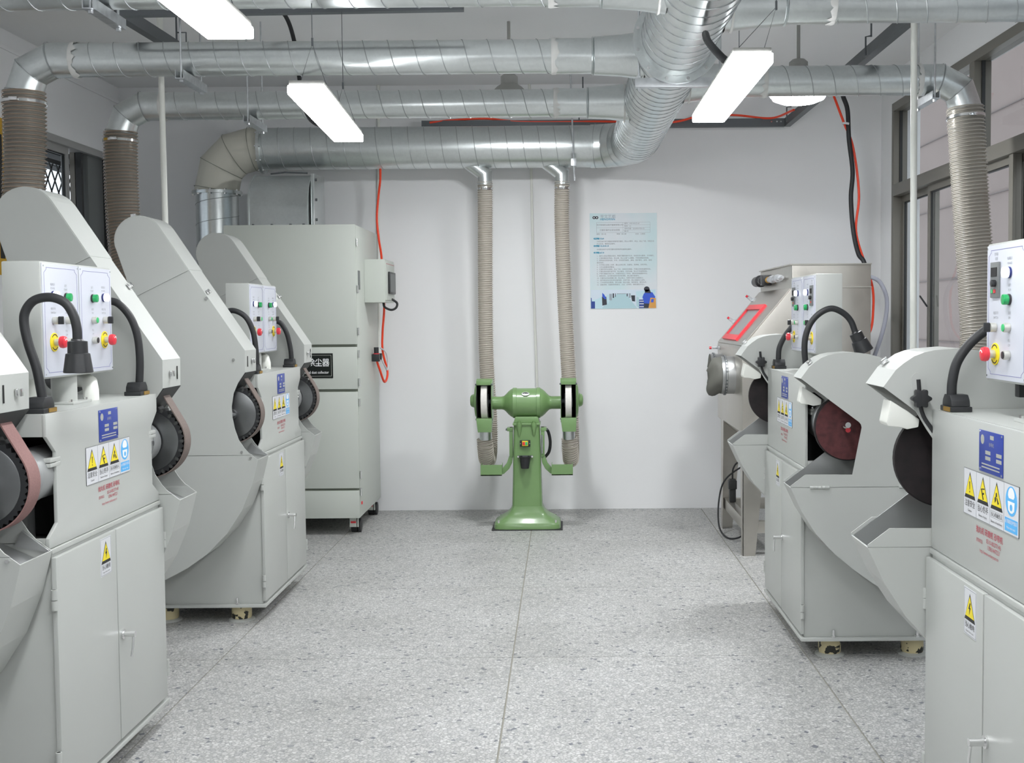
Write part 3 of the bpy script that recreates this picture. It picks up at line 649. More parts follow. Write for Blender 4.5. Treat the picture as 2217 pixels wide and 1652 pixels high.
def triangle(par, x, y, z, w, h, kind):
    MB().prism([(y-w/2, z-h/2), (y+w/2, z-h/2), (y, z+h/2)], 'x', x, x+.0004).build('triangle_border', 'print_black', par)
    MB().prism([(y-w*.41, z-h*.5+h*.14), (y+w*.41, z-h*.5+h*.14), (y, z+h*.40)], 'x', x+.0004, x+.0008).build('triangle', 'yellow', par)
    X = (x+.0008, x+.0012); m = MB()
    if kind == 'bang': m.prism([(y-w*.035, z+h*.15), (y+w*.035, z+h*.15), (y+w*.015, z-h*.16), (y-w*.015, z-h*.16)], 'x', *X).prism(circ(y, z-h*.24, w*.03, 0, 330, 8), 'x', *X)
    elif kind == 'hand':
        m.prism([(y-w*.16, z+h*.02), (y-w*.12, z+h*.06), (y+w*.17, z+h*.10), (y+w*.17, z+h*.06)], 'x', *X).prism([(y-w*.14, z+h*.04), (y-w*.08, z+h*.04), (y+w*.10, z-h*.32), (y+w*.02, z-h*.34)], 'x', *X).prism([(y-w*.05, z-h*.10), (y+w*.12, z-h*.06), (y+w*.14, z-h*.12), (y-.0, z-h*.16)], 'x', *X)
    elif kind == 'gear':
        m.prism([(y-w*.04, z+h*.12), (y+w*.04, z+h*.12), (y+w*.06, z-h*.02), (y-w*.05, z-h*.02)], 'x', *X).prism([(y-w*.14, z-h*.08), (y-w*.03, z+h*.0), (y-w*.02, z-h*.16), (y-w*.12, z-h*.25)], 'x', *X).prism([(y+w*.02, z-h*.04), (y+w*.08, z-h*.06), (y+w*.22, z-h*.24), (y+w*.12, z-h*.28)], 'x', *X)
    else: m.prism([(y+w*.03, z+h*.18), (y-w*.10, z-h*.06), (y-w*.01, z-h*.06), (y-w*.04, z-h*.28), (y+w*.10, z-h*.0), (y+w*.02, z-h*.0), (y+w*.09, z+h*.16)], 'x', *X)
    m.build('pictogram', 'print_black', par)
def stickers(front, x):
    np_ = MB().box(x, x+.0015, -.080, .080, 1.108, 1.211).build('name_plate', 'plate_blue', front, bevel=.0005, label='blue enamel maker plate')
    xx = x+.0017
    for yy in (-.074, .074):
        for zz in (1.113, 1.206): MB().cyl((x+.0015, yy, zz), (x+.003, yy, zz), .003, n=8).build('rivet', 'chrome', front)
    for yy, zz in ((-.018, 1.158), (.055, 1.158), (-.018, 1.144), (.055, 1.144)): MB().box(x+.0015, x+.0019, yy-.017, yy+.017, zz-.0045, zz+.0045).build('plate_field', 'plate_silver', front)
    MB().box(x+.0015, x+.0019, -.004, .020, 1.192, 1.202).build('plate_logo', 'plate_silver', front)
    MB().prism(circ(-.056, 1.188, .012, 0, 360, 20)[:-1], 'x', x+.0015, x+.0018).build('plate_emblem', 'plate_silver', front)
    text('砂带机', .011, 'plate_silver', front, (xx, .005, 1.178), FR)
    for zz in (1.128, 1.120): MB().box(x+.0015, x+.0018, -.06, .06, zz-.0016, zz+.0016).build('plate_line', 'plate_silver', front)
    st = MB().box(x, x+.001, -.190, .181, .983, 1.102).build('warning_sticker', 'sign_white', front, label='four-field safety sticker')
    w4 = .371/4
    MB().box(x, x+.0012, -.190, .181, 1.1005, 1.102).box(x, x+.0012, -.190, .181, .983, .9845).box(x, x+.0012, -.190, -.1885, .983, 1.102).box(x, x+.0012, .1795, .181, .983, 1.102).build('sticker_border', 'print_grey', front)
    for i in (1, 2, 3): MB().box(x+.001, x+.0013, -.190+w4*i-.0006, -.190+w4*i+.0006, .9845, 1.1005).build('sticker_rule', 'print_grey', front)
    xx = x+.0014
    for i, (kd, t1, t2) in enumerate((('bang', '注意安全', 'Caution'), ('hand', '当心伤手', 'Beware of injury'), ('gear', '当心机械伤人', 'Beware of machinery'))):
        yc = -.190+w4*(i+.5); triangle(front, x+.001, yc, 1.060, .078, .068, kd)
        text(t1, .019 if i < 2 else .0125, 'print_black', front, (xx, yc, 1.012), FR); text(t2, .0085, 'print_black', front, (xx, yc, .995), FR)
        if i == 2: MB().strip([(yc-.04, 1.004), (yc+.04, 1.004), (yc+.04, 1.021), (yc-.04, 1.021), (yc-.04, 1.004)], 'x', x+.001, x+.0013, .0008).build('sticker_box', 'print_grey', front)
    yc = -.190+w4*3.5
    MB().prism(circ(yc, 1.062, .035, 0, 360, 36)[:-1], 'x', x+.001, x+.0013).build('mask_sign', 'sign_blue', front)
    MB().prism(circ(yc, 1.074, .020, 0, 180, 12)+[(yc-.014, 1.068), (yc+.014, 1.068)][::1], 'x', x+.0013, x+.0016).build('mask_pictogram', 'print_white', front)
    MB().prism([(yc-.021, 1.061), (yc+.021, 1.061), (yc+.018, 1.040), (yc+.006, 1.034), (yc-.006, 1.034), (yc-.018, 1.040)], 'x', x+.0013, x+.0016).build('mask_pictogram', 'print_white', front)
    MB().prism(circ(yc, 1.047, .008, 0, 360, 12)[:-1], 'x', x+.0016, x+.0018).build('mask_filter', 'sign_blue', front)
    MB().box(x+.001, x+.0013, yc-.039, yc+.039, .989, 1.021).build('mask_caption', 'sign_blue', front)
    text('必须戴防护面具', .0105, 'print_white', front, (xx+.0003, yc, 1.012), FR); text('Must wear mask', .008, 'print_white', front, (xx+.0003, yc, .998), FR)
    text('抛丸机 研磨机 砂带机', .019, 'print_red', front, (x+.0006, -.008, .957), FR, bold=.01)
    text('0510-80277143', .0155, 'print_red', front, (x+.0006, .022, .938), FR); text('13961447221', .0155, 'print_red', front, (x+.0006, .022, .923), FR)
    text('咨询电话', .0115, 'print_red', front, (x+.0006, -.075, .930), FR); text('http://www.wxlanyuan.cn', .0125, 'print_red', front, (x+.0006, -.008, .907), FR)
def work_lamp(e, base, pts, head, tilt=None):
    bx_, by_ = base
    b = MB().box(bx_-.03, bx_+.03, by_-.045, by_+.045, 1.23, 1.245).prism([(by_-.04, 1.245), (by_+.04, 1.245), (by_+.036, 1.262), (by_+.022, 1.277), (by_-.022, 1.277), (by_-.036, 1.262)], 'x', bx_-.026, bx_+.026).build('lamp_base', 'black_plastic', e, bevel=.003)
    MB().box(bx_+.030, bx_+.032, by_-.012, by_+.040, 1.232, 1.244).build('lamp_plate', 'brass', b)
    MB().tube(bez(pts, 8), .0135, 14).build('gooseneck', 'black_rubber', e, smooth=80)
    if head:
        p, d = Vector(pts[-1]), Vector(head).normalized()
        h = MB().lathe([(.0145, -.005), (.018, 0), (.028, .002), (.0285, .036), (.034, .038), (.042, .092), (.040, .094), (.038, .085), (0, .084)], p, d, 30).build('lamp_head', 'black_plastic', e, smooth=35)
        MB().lathe([(.037, .086), (0, .0862)], p, d, 24, False).build('lamp_lens', 'sign_white', h)
def base_cabinet(e):
    bp = MB().box(-.60, .018, -HW-.012, HW+.012, .080, .094).build('base_plate', P_, e, bevel=.002)
    for x in (-.125, -.49):
        for s in (-1, 1):
            y = s*(HW-.075)
            f = MB().lathe([(.047, .012), (.049, .02), (.049, .060), (.044, .075), (.044, .080)], (x, y, 0), (0,0,1), 26).build('rubber_foot', 'foot_yellow', e, smooth=40)
            MB().lathe([(.064, 0), (.064, .006), (.048, .012)], (x, y, 0), (0,0,1), 24).build('foot_plate', 'machine_paint', f, smooth=30)
            yb_ = s*(HW+.001); MB().cyl((x, yb_, .094), (x, yb_, .103), .011, n=6).cyl((x, yb_, .103), (x, yb_, .128), .006, n=8).build('foot_bolt', 'chrome', f)
    MB().box(-.58, 0, -HW+.012, HW-.012, .094, .822).build('cabinet', P_, e, bevel=.003)
    MB().box(-.575, .006, -HW+.004, HW-.004, .822, .836).build('cabinet_rim', P_, e, bevel=.002)
    for s in (-1, 1):
        a, b = sorted((s*.0035, s*(HW-.004)))
        d = MB().box(0.001, .016, a, b, .108, .812).build('door', P_, e, bevel=.003)
        for z in (.69, .21):
            y = s*(HW+.006)
            MB().cyl((.012, y, z-.03), (.012, y, z-.001), .009, n=10).cyl((.012, y, z+.001), (.012, y, z+.03), .009, n=10).box(.002, .014, y-s*.018, y, z-.03, z+.03).build('hinge', P_, d, smooth=40)
        if s > 0:
            h = MB().cyl((.016, .030, .455), (.022, .030, .455), .017, n=18).cyl((.022, .030, .455), (.060, .030, .455), .010, n=14).build('door_handle', 'chrome', d, smooth=40)
            MB().tube([(.052, .030, .455), (.054, .026, .44), (.054, .018, .41), (.052, .010, .385)], .0042, 8).build('handle_lever', 'chrome', d, smooth=60)
        else:
            x = .016; MB().box(x, x+.001, -.136, -.048, .682, .803).build('shock_sign', 'sign_white', d, label='portrait electric shock sign')
            MB().strip([(-.134, .684), (-.050, .684), (-.050, .801), (-.134, .801), (-.134, .684)], 'x', x+.001, x+.0013, .0012).build('sign_border', 'print_grey', d)
            triangle(d, x+.001, -.092, .756, .076, .070, 'bolt')
            text('当心触电', .0175, 'print_black', d, (x+.0015, -.092, .708), FR); text('Danger! Electric shock', .0062, 'print_black', d, (x+.0015, -.092, .693), FR)
def latch(par, p, ax, s=1):
    p = Vector(p); ax = Vector(ax).normalized(); up = Vector((0, 1, 0)) if abs(ax.y) < .9 else Vector((1,0,0)); w_ = ax.cross(up)
    m = MB()
    for a, b, l in ((-.012, .012, .004), (-.007, .009, .014)):
        q = [p+up*u*s+w_*v+ax*h for h in (0, l) for u, v in ((a, -.011), (b, -.011), (b, .011), (a, .011))]
        m.add(q, [(0,3,2,1),(4,5,6,7),(0,1,5,4),(1,2,6,5),(2,3,7,6),(3,0,4,7)])
    m.build('latch', 'chrome', par, bevel=.0015)
def upper_body(e, notch):
    z0, z1 = .838, 1.23; h = HW; n = .062
    if notch: pr = [(-h, z0), (h, z0), (h, .868), (h-n, .905), (h-n, 1.115), (h, 1.165), (h, z1), (-h, z1), (-h, 1.165), (-h+n, 1.115), (-h+n, .905), (-h, .868)]
    else: pr = [(-h, z0), (h, z0), (h, z1), (-h, z1)]
    fr = MB().prism(pr, 'x', -.012, 0).build('front_panel', P_, e, bevel=.003)
    ub = MB().box(-.57, -.012, -h, h, z1-.014, z1).box(-.57, -.558, -h, h, z0, z1-.014)
    for s in (-1, 1):
        a, b = sorted((s*h, s*(h-.012)))
        ub.box(-.558, -.27, a, b, z0, z1-.014).box(-.27, -.012, a, b, 1.165, z1-.014).box(-.27, -.012, a, b, z0, .868)
        ub.prism([(-.27, 1.165), (-.27, 1.10), (-.20, 1.165)], 'y', a, b)
    ub.build('upper_housing', P_, e)
    MB().box(-.556, -.26, -h+.02, h-.02, z0+.01, z1-.02).box(-.26, -.016, -.27, .27, z0+.01, z1-.02).build('inner_shade_box', 'dark_inside', e)  # added black filler, its colour stands in for the shade inside the housing
    stickers(fr, .0005)
def shell(e, plate, rim, y0, y1, nm, cover=None, t=.004, m=P_):
    # near and far side sheets + folded rim
    lo, hi = sorted((y0, y1))
    o = MB().prism(plate, 'y', lo, lo+t).prism(plate, 'y', hi-t, hi)
    for r in rim: o.strip(r, 'y', lo+t, hi-t, t)
    return o.build(nm, m, e, smooth=20)
def belt_unit(e, s, du, belt_m, tread=True):
    D = .205; ya, yb = s*(HW+.004), s*(HW+D); yo = yb   # yo: outer face
    def sh(L_): return [(x+du, z) for x, z in L_]
    arc = circ(-.49, 1.872, .114, 35, 190, 14)
    arm = [(-.006, 1.353)]+arc+[(-.555, 1.706), (-.50, 1.47), (-.62, 1.33), (-.62, .858), (.018, .858), (.003, .867), (-.020, .893), (-.044, .931), (-.062, .985), (-.072, 1.04), (-.074, 1.09), (-.064, 1.15), (-.042, 1.20), (-.008, 1.249)]
    rim1 = [(-.008, 1.249), (-.006, 1.353)]+arc+[(-.555, 1.706), (-.50, 1.47), (-.62, 1.33), (-.62, .858)]
    arm_o = shell(e, sh(arm), [sh(rim1)], ya, yb, 'belt_arm')
    arm_o['label'] = 'tall sloping belt housing'
    # bevelled lower lip over the belt, coloured black for the shaded opening
    MB().prism(sh([(-.008, 1.249), (-.004, 1.249), (-.075, 1.155), (-.079, 1.158)]), 'y', min(ya, yb)+.005, max(ya, yb)-.005).build('arm_lip', 'black_frame', arm_o)
    # removable upper cover, slightly proud
    cov = [(-.26, 1.732)]+arc+[(-.555, 1.706), (-.533, 1.60)]
    lo, hi = sorted((ya, yb))
    cm = MB().prism(sh(cov), 'y', lo-.007, lo+.001).prism(sh(cov), 'y', hi-.001, hi+.007).strip(sh([(-.26, 1.736)]+circ(-.49, 1.872, .117, 35, 190, 14)+[(-.558, 1.706)]), 'y', lo-.004, hi+.004, .003)
    cm.build('arm_cover', P_, arm_o, smooth=20)
    latch(arm_o, (du-.185, yo-s*.03, 1.628), (.8, 0, .6)); latch(arm_o, (du-.004, yo-s*.12, 1.30), (1, 0, 0)); latch(arm_o, (du-.52, yo-s*.02, 1.985), (-.2, 0, 1))
    MB().cyl((du-.18, yo, 1.60), (du-.18, yo+s*.005, 1.60), .008, n=8).cyl((du-.06, yo, 1.31), (du-.06, yo+s*.005, 1.31), .007, n=8).build('arm_screw', 'chrome', arm_o)
    MB().box(du-.006, du-.0055+.002, yo-s*.045, yo-s*.04, 1.275, 1.325).build('arm_slot', 'dark_inside', arm_o)
    # dust bin
    curve = [(.046, .835), (.015, .716), (-.035, .596), (-.109, .484), (-.207, .386), (-.304, .318), (-.401, .268), (-.50, .232), (-.60, .212)]
    binp = [(.018, .856)]+curve+[(-.60, .856)]
    bn = shell(e, sh(binp), [sh(curve[::-1])], ya, yb, 'dust_bin'); bn['label'] = 'curved hopper below the wheel'
    MB().prism(sh([(-.035, .895), (.0, .868), (.040, .838), (.036, .833), (-.06, .85)]), 'y', ya+s*.006, ya+s*.012).build('bin_flange', 'tray_steel', bn)
    MB().prism(sh([(-.10, .855), (.02, .800), (.022, .804), (-.10, .860)]), 'y', min(ya, yb)+.006, max(ya, yb)-.006).build('bin_tray', 'tray_steel', bn)
    for x, z in ((-.03, .873), (.012, .846)): MB().cyl((x+du, yo, z), (x+du, yo+s*.006, z), .006, n=8).build('bin_bolt', 'chrome', bn)
    # contact wheel
    cx, cz, R_ = -.09+du, 1.047, .134; yc = s*(HW+.105); hw_ = .030
    ax = (0, s, 0)
    n = 44; pts = []
    for k in range(n*2):
        a = PI*k/n; r = R_ if (k//1) % 2 == 0 else R_-.009; pts.append((cx+r*math.cos(a), cz+r*math.sin(a)))
    ty = MB().prism(pts, 'y', yc-hw_, yc+hw_).build('contact_wheel', 'black_rubber', e)
    MB().lathe([(.112, hw_-.002), (.112, hw_+.002), (.110, hw_+.003), (.024, hw_+.003), (.024, hw_+.014), (.024, hw_+.024), (0, hw_+.024)], (cx, yc, cz), ax, 40).build('wheel_disc', 'wheel_steel', ty, smooth=30)
    MB().lathe([(.112, hw_-.002), (.112, hw_+.002), (.03, hw_+.004), (0, hw_+.004)], (cx, yc, cz), (0, -s, 0), 40).build('wheel_disc', 'wheel_steel', ty, smooth=30)
    MB().lathe([(.017, hw_+.024), (.017, hw_+.034), (0, hw_+.034)], (cx, yc, cz), ax, 6).build('hub_nut', 'black_plastic', ty)
    for k in range(n//2 if tread else 0):     # slotted tread seen on the rim
        a = 2*PI*k/(n//2); c, d = math.cos(a), math.sin(a)
        for sd in (1, -1):
            q = [(cx+c*r_-d*w_, yc+sd*(hw_+h_), cz+d*r_+c*w_) for h_ in (-.001, .003) for r_, w_ in ((.117, -.0048), (.131, -.0048), (.131, .0048), (.117, .0048))]
            MB().add(q, [(0,3,2,1),(4,5,6,7),(0,1,5,4),(1,2,6,5),(2,3,7,6),(3,0,4,7)]).build('tread_block', 'tread', ty)
    # belt loop around wheel and top idler
    c2 = Vector((-.478+du, 1.862)); r2 = .062; c1 = Vector((cx, cz)); r1 = R_+.001
    dv = c2-c1; Ld = dv.length; th = math.atan2(dv.y, dv.x); al = math.acos((r1-r2)/Ld)
    loop = [(c1.x+r1*math.cos(a), c1.y+r1*math.sin(a)) for a in [th+al+(2*PI-2*al)*i/40 for i in range(41)]]+[(c2.x+r2*math.cos(a), c2.y+r2*math.sin(a)) for a in [th-al+2*al*i/16 for i in range(17)]]
    m_ = MB(); N = len(loop); hb = .034
    inn = []
    for i in range(N):
        p = Vector(loop[i]); d = (Vector(loop[(i+1) % N])-Vector(loop[i-1])).normalized(); nn = Vector((d.y, -d.x)); inn.append(tuple(p+nn*.004))
    vs = [(p[0], yc-hb, p[1]) for p in loop]+[(p[0], yc+hb, p[1]) for p in loop]+[(p[0], yc-hb, p[1]) for p in inn]+[(p[0], yc+hb, p[1]) for p in inn]
    fs = []
    for i in range(N):
        j = (i+1) % N; fs += [(i, j, N+j, N+i), (2*N+i, 3*N+i, 3*N+j, 2*N+j), (i, 2*N+i, 2*N+j, j), (N+i, N+j, 3*N+j, 3*N+i)]
    m_.add(vs, fs).build('abrasive_belt', belt_m, e, smooth=40)
    MB().cyl((c2.x, yc-hb, c2.y), (c2.x, yc+hb, c2.y), r2-.001, n=24).build('idler_pulley', 'aluminium', e, smooth=40)
    # rear dust outlet where the hose arrives
    MB().cyl((-.615, s*(HW+.10), .95), (-.70, s*(HW+.10), .95), .088, n=26).build('dust_outlet', 'galvanised', e, smooth=40)
def motor(e, x, z, r):
    m = MB().cyl((x, -HW-.06, z), (x, HW+.06, z), r, n=30).build('motor', 'cast_grey', e, smooth=40)
    for s in (-1, 1):
        MB().lathe([(r+.004, 0), (r+.004, .05), (r-.012, .065), (r-.03, .07), (.02, .072), (.02, .085), (0, .085)], (x, s*(HW-.03), z), (0, s, 0), 30).build('end_shield', 'cast_grey', m, smooth=30)
        y0 = s*(HW-.055)
        MB().box(x+r*.55, x+r*.95+.012, y0-.035, y0+.035, z+.040, z+.052).box(x+r*.55, x+r*.95+.012, y0-.035, y0+.035, z+.026, z+.038).build('motor_clamp', 'machine_paint', m, bevel=.002)
        MB().cyl((x+r*.95, y0+.02, z+.000), (x+r*.95, y0+.02, z+.060), .006, n=8).cyl((x+r*.95+.008, y0+.02, z+.004), (x+r*.95-.02, y0+.02, z+.004), .010, n=8).build('clamp_bolt', 'chrome', m)
        MB().cyl((x, s*(HW+.03), z), (x, s*(HW+.19), z), .012, n=14).build('shaft', 'chrome', m)
        MB().box(x-.02, x+.0, s*(HW-.10), s*(HW-.05), .845, z-r+.01).build('motor_support', 'tray_steel', m)
def disc_unit(e, s, du, dz, far):
    D = .165 if not far else .20; ya, yb = s*(HW+.004), s*(HW+D); lo, hi = sorted((ya, yb)); yo = yb; vis = s*(HW+.004) if far else yb; vs_ = -s if far else s
    def sh(L_): return [(x+du, z+dz) for x, z in L_]
    arc = [(.052, 1.234), (.017, 1.282), (-.006, 1.301), (-.034, 1.32), (-.063, 1.331), (-.093, 1.337), (-.163, 1.342), (-.232, 1.334), (-.29, 1.316), (-.349, 1.288), (-.41, 1.24), (-.455, 1.17), (-.48, 1.09), (-.49, 1.0)]
    hood = arc+[(-.49, .778), (.094, .778), (.094, .784), (.032, .831), (-.165, .830), (-.203, 1.027), (-.200, 1.040), (-.192, 1.050)]
    ho = shell(e, sh(hood), [sh(arc+[(-.49, .778)])], ya, yb, 'disc_hood', t=.004); ho['label'] = 'curved sheet hood over the disc'
    curve = [(.094, .776), (.047, .675), (-.015, .577), (-.091, .495), (-.167, .431), (-.254, .368), (-.352, .31), (-.45, .268), (-.56, .24)]
    bn = shell(e, sh(curve+[(-.56, .776)]), [sh(curve[::-1])], ya, yb, 'dust_bin'); bn['label'] = 'curved hopper below the disc'
    # sloping steel tray inside the mouth
    MB().prism(sh([(.050, .70), (.088, .778), (-.10, .92), (-.22, .95), (-.40, .95), (-.40, .70)]), 'y', (yb-s*.009 if far else ya+s*.005), (yb-s*.005 if far else ya+s*.009)).build('bin_back', 'tray_steel', bn)
    MB().prism(sh([(.085, .765), (.089, .765), (-.20, .60), (-.20, .595)]), 'y', lo+.006, hi-.006).build('bin_tray', 'tray_steel', bn)
    for x0, x1 in (() if far else ((.013, -.068), (-.36, -.44))):
        h = MB()
        for k in range(5):
            a = x0+(x1-x0)*k/5; b = x0+(x1-x0)*(k+.94)/5; h.cyl((a+du, vis+vs_*.003, .777+dz), (b+du, vis+vs_*.003, .777+dz), .0065, n=10)
        h.build('hinge', P_, bn, smooth=40)
    latch(ho, (du+.005, yo-s*.04, 1.296+dz), (.6, 0, .8))
    # disc
    cx, cz = -.162+du+(.02 if far else 0), 1.022+dz; yc = s*(HW+.085)
    d = MB().lathe([(.136, -.012), (.142, -.010), (.142, .010), (.138, .012)], (cx, yc, cz), (0, s, 0), 48).build('grinding_disc', 'disc_dark', e, smooth=30)
    MB().lathe([(.137, .012), (.137, .0135), (0, .0135)], (cx, yc, cz), (0, s, 0), 48, False).build('abrasive_face', 'disc_red', d)
    MB().lathe([(.139, .012), (.139, .0125), (.05, .0135)], (cx, yc, cz), (0, -s, 0), 48, False).build('disc_back', 'disc_dark' , d)
    MB().cyl((cx+.012, yc+s*.0135, cz+.006), (cx+.012, yc+s*.020, cz+.006), .010, n=16).build('disc_bolt', 'plate_silver', d, smooth=40)
    MB().cyl((cx, yc+s*.0135, cz-.011), (cx, yc+s*.0145, cz-.011), .011, n=18).build('red_mark', 'red_button', d)
    # plastic nozzle below the hood edge
    nz = sh([(.028, 1.195), (-.02, 1.165), (-.055, 1.14), (-.052, 1.118), (-.02, 1.112), (.0, 1.118), (.036, 1.122), (.040, 1.132)])
    MB().prism(nz, 'y', ya+s*.012, ya+s*(D*.45)).build('nozzle', 'pvc', ho, bevel=.004)
    if far:
        k0 = Vector((.035, vis+vs_*.001, 1.262))
        pl = [(.040, 1.315), (.030, 1.225), (-.002, 1.17), (-.05, 1.10)]
        m = MB(); lf = [(p[0]-.020, p[1]) for p in pl]; rt = [(p[0]+.018, p[1]+.004) for p in pl][::-1]
        MB().prism(lf+rt+circ(.040-.001, 1.317, .0185, 0, 180, 8), 'y', vis, vis+vs_*.004).build('slot_plate', P_, ho, smooth=30)
        MB().tube([(p[0], vis+vs_*.006, p[1]) for p in bez([(q[0], 0, q[1]) for q in pl], 5) and [(v_.x, v_.z) for v_ in bez([(q[0], 0, q[1]) for q in pl], 5)]], .006, 8).build('guide_slot', 'black_plastic', ho, smooth=60)
        kn = circ(.037, 1.262, 1, 0, 360, 42)[:-1]; st = [(.037+(a-.037)*(.024+.0045*math.cos(6*math.atan2(b-1.262, a-.037))), 1.262+(b-1.262)*(.024+.0045*math.cos(6*math.atan2(b-1.262, a-.037)))) for a, b in kn]
        MB().prism(st, 'y', vis+vs_*.010, vis+vs_*.034).build('star_knob', 'black_plastic', ho, bevel=.002)
    else:
        MB().cyl((-.303+du, yb, 1.297+dz), (-.303+du, yb+s*.014, 1.297+dz), .012, n=6).build('hood_bolt', 'grey_plastic', ho)
    MB().cyl((-.485+du, s*(HW+.08), .95), (-.60+du, s*(HW+.08), .95), .085, n=26).build('dust_outlet', 'galvanised', e, smooth=40)
def machine(label, kind, x, y, right):
    e = empty('belt_sander' if kind == 'belt' else 'disc_sander', label, 'grinding machine', (x, y, 0), PI if right else 0, 'twin grinding machines in two rows')
    base_cabinet(e); upper_body(e, kind == 'belt'); control_box(e, kind)
    return e
a = machine('near left twin belt sander, cut by the left edge', 'belt', -1.495, 3.85, False)
belt_unit(a, -1, -.037, 'belt_red', False); belt_unit(a, 1, .030, 'belt_brown'); motor(a, -.085, 1.047, .078)
work_lamp(a, (-.045, -.395), [(-.040, -.39, 1.272), (-.054, -.39, 1.358), (-.076, -.39, 1.432), (-.087, -.39, 1.493), (-.081, -.39, 1.531), (-.054, -.39, 1.561), (-.007, -.39, 1.569), (.034, -.39, 1.553), (.057, -.39, 1.519), (.067, -.39, 1.479), (.068, -.39, 1.441)], (0, 0, -1))
work_lamp(a, (-.045, .390), [(-.035, .39, 1.272), (-.031, .39, 1.356), (-.037, .39, 1.439), (-.058, .39, 1.505), (-.094, .39, 1.552), (-.13, .39, 1.569), (-.18, .38, 1.56), (-.22, .37, 1.52)], (-.5, 0, -1))
a = machine('far left twin belt sander in front of the dust collector', 'belt', -1.495, 6.215, False)
belt_unit(a, -1, 0, 'belt_brown'); belt_unit(a, 1, .030, 'belt_brown'); motor(a, -.085, 1.047, .078)
work_lamp(a, (-.035, -.40), [(-.020, -.40, 1.272), (-.022, -.405, 1.343), (-.032, -.41, 1.434), (-.06, -.415, 1.503), (-.105, -.415, 1.537), (-.15, -.415, 1.54), (-.19, -.41, 1.50)], (-.5, 0, -1))
work_lamp(a, (-.040, .385), [(-.030, .385, 1.272), (-.035, .385, 1.333), (-.051, .385, 1.411), (-.076, .385, 1.463), (-.102, .385, 1.484), (-.15, .38, 1.485), (-.20, .37, 1.45)], (-.5, 0, -1))
a = machine('far right twin disc sander beside the stainless cabinet', 'disc', 1.04, 5.53, True)
disc_unit(a, 1, 0, 0, False); disc_unit(a, -1, .085, .06, True); motor(a, -.14, 1.04, .105)
work_lamp(a, (-.045, .38), [(-.021, .38, 1.27), (-.014, .38, 1.341), (-.018, .38, 1.402), (-.04, .38, 1.462), (-.081, .38, 1.506), (-.131, .38, 1.526), (-.181, .38, 1.507), (-.216, .38, 1.471), (-.236, .38, 1.42)], (-.42, 0, -.9))
work_lamp(a, (-.045, -.40), [(-.042, -.40, 1.272), (-.046, -.40, 1.33), (-.065, -.40, 1.376), (-.095, -.40, 1.422), (-.13, -.40, 1.455), (-.19, -.40, 1.46), (-.23, -.40, 1.42)], (-.5, 0, -.9))
a = machine('near right twin disc sander, cut by the right edge', 'disc', 1.04, 2.855, True)
disc_unit(a, 1, 0, 0, False); disc_unit(a, -1, .085, .06, True); motor(a, -.14, 1.04, .105)
work_lamp(a, (-.045, -.395), [(-.032, -.395, 1.269), (-.034, -.395, 1.313), (-.046, -.395, 1.364), (-.075, -.395, 1.409), (-.113, -.395, 1.444), (-.16, -.395, 1.472), (-.22, -.395, 1.47), (-.26, -.395, 1.43)], (-.5, 0, -.9))
work_lamp(a, (-.045, .38), [(-.021, .38, 1.27), (-.014, .38, 1.341), (-.018, .38, 1.402), (-.04, .38, 1.462), (-.081, .38, 1.506), (-.131, .38, 1.526), (-.181, .38, 1.507), (-.216, .38, 1.471), (-.236, .38, 1.42)], (-.42, 0, -.9))
# ================================================================ dust collector
C_ = 'collector_paint'
X0, X1, Y0, Y1 = -2.316, -1.417, 8.10, 9.02
dc = empty('dust_collector', 'tall pale cabinet dust collector on castors by the back wall', 'dust collector', (-1.86, 8.55, 0)); D0 = Vector((-1.86, 8.55, 0))
def B(x0, x1, y0, y1, z0, z1): return MB().box(x0-D0.x, x1-D0.x, y0-D0.y, y1-D0.y, z0, z1)
body = B(X0+.004, X1, Y0+.006, Y1, .122, 2.14).build('body', C_, dc, bevel=.004)
B(X0+.006, X1-.002, Y0+.001, Y0+.006, .13, 2.13).build('groove_backing', 'groove', dc)
for z0, z1, nm in ((1.322, 2.142, 'door'), (1.014, 1.304, 'drawer_panel'), (.328, .996, 'door'), (.12, .312, 'plinth_panel')):
    B(X0, X1-.001, Y0-.018, Y0+.001, z0, z1).build(nm, C_, dc, bevel=.004)
for z in (2.02, 1.70, 1.41, 1.255, 1.06, .92, .42, .30):
    h = B(X1, X1+.010, Y0+.004, Y0+.026, z-.026, z+.026).build('hinge', 'zinc', dc, bevel=.002)
    MB().cyl((X1-D0.x+.008, Y0-D0.y+.006, z-.026), (X1-D0.x+.008, Y0-D0.y+.006, z+.026), .006, n=8).build('hinge_pin', 'chrome', h)
B(X1, X1+.004, Y0+.06, Y0+.13, 1.70, 1.83).build('side_plate', 'grey_plastic', dc)
B(X1, X1+.006, Y0+.05, Y0+.08, .205, .225).build('red_tag', 'red_frame', dc, bevel=.001)
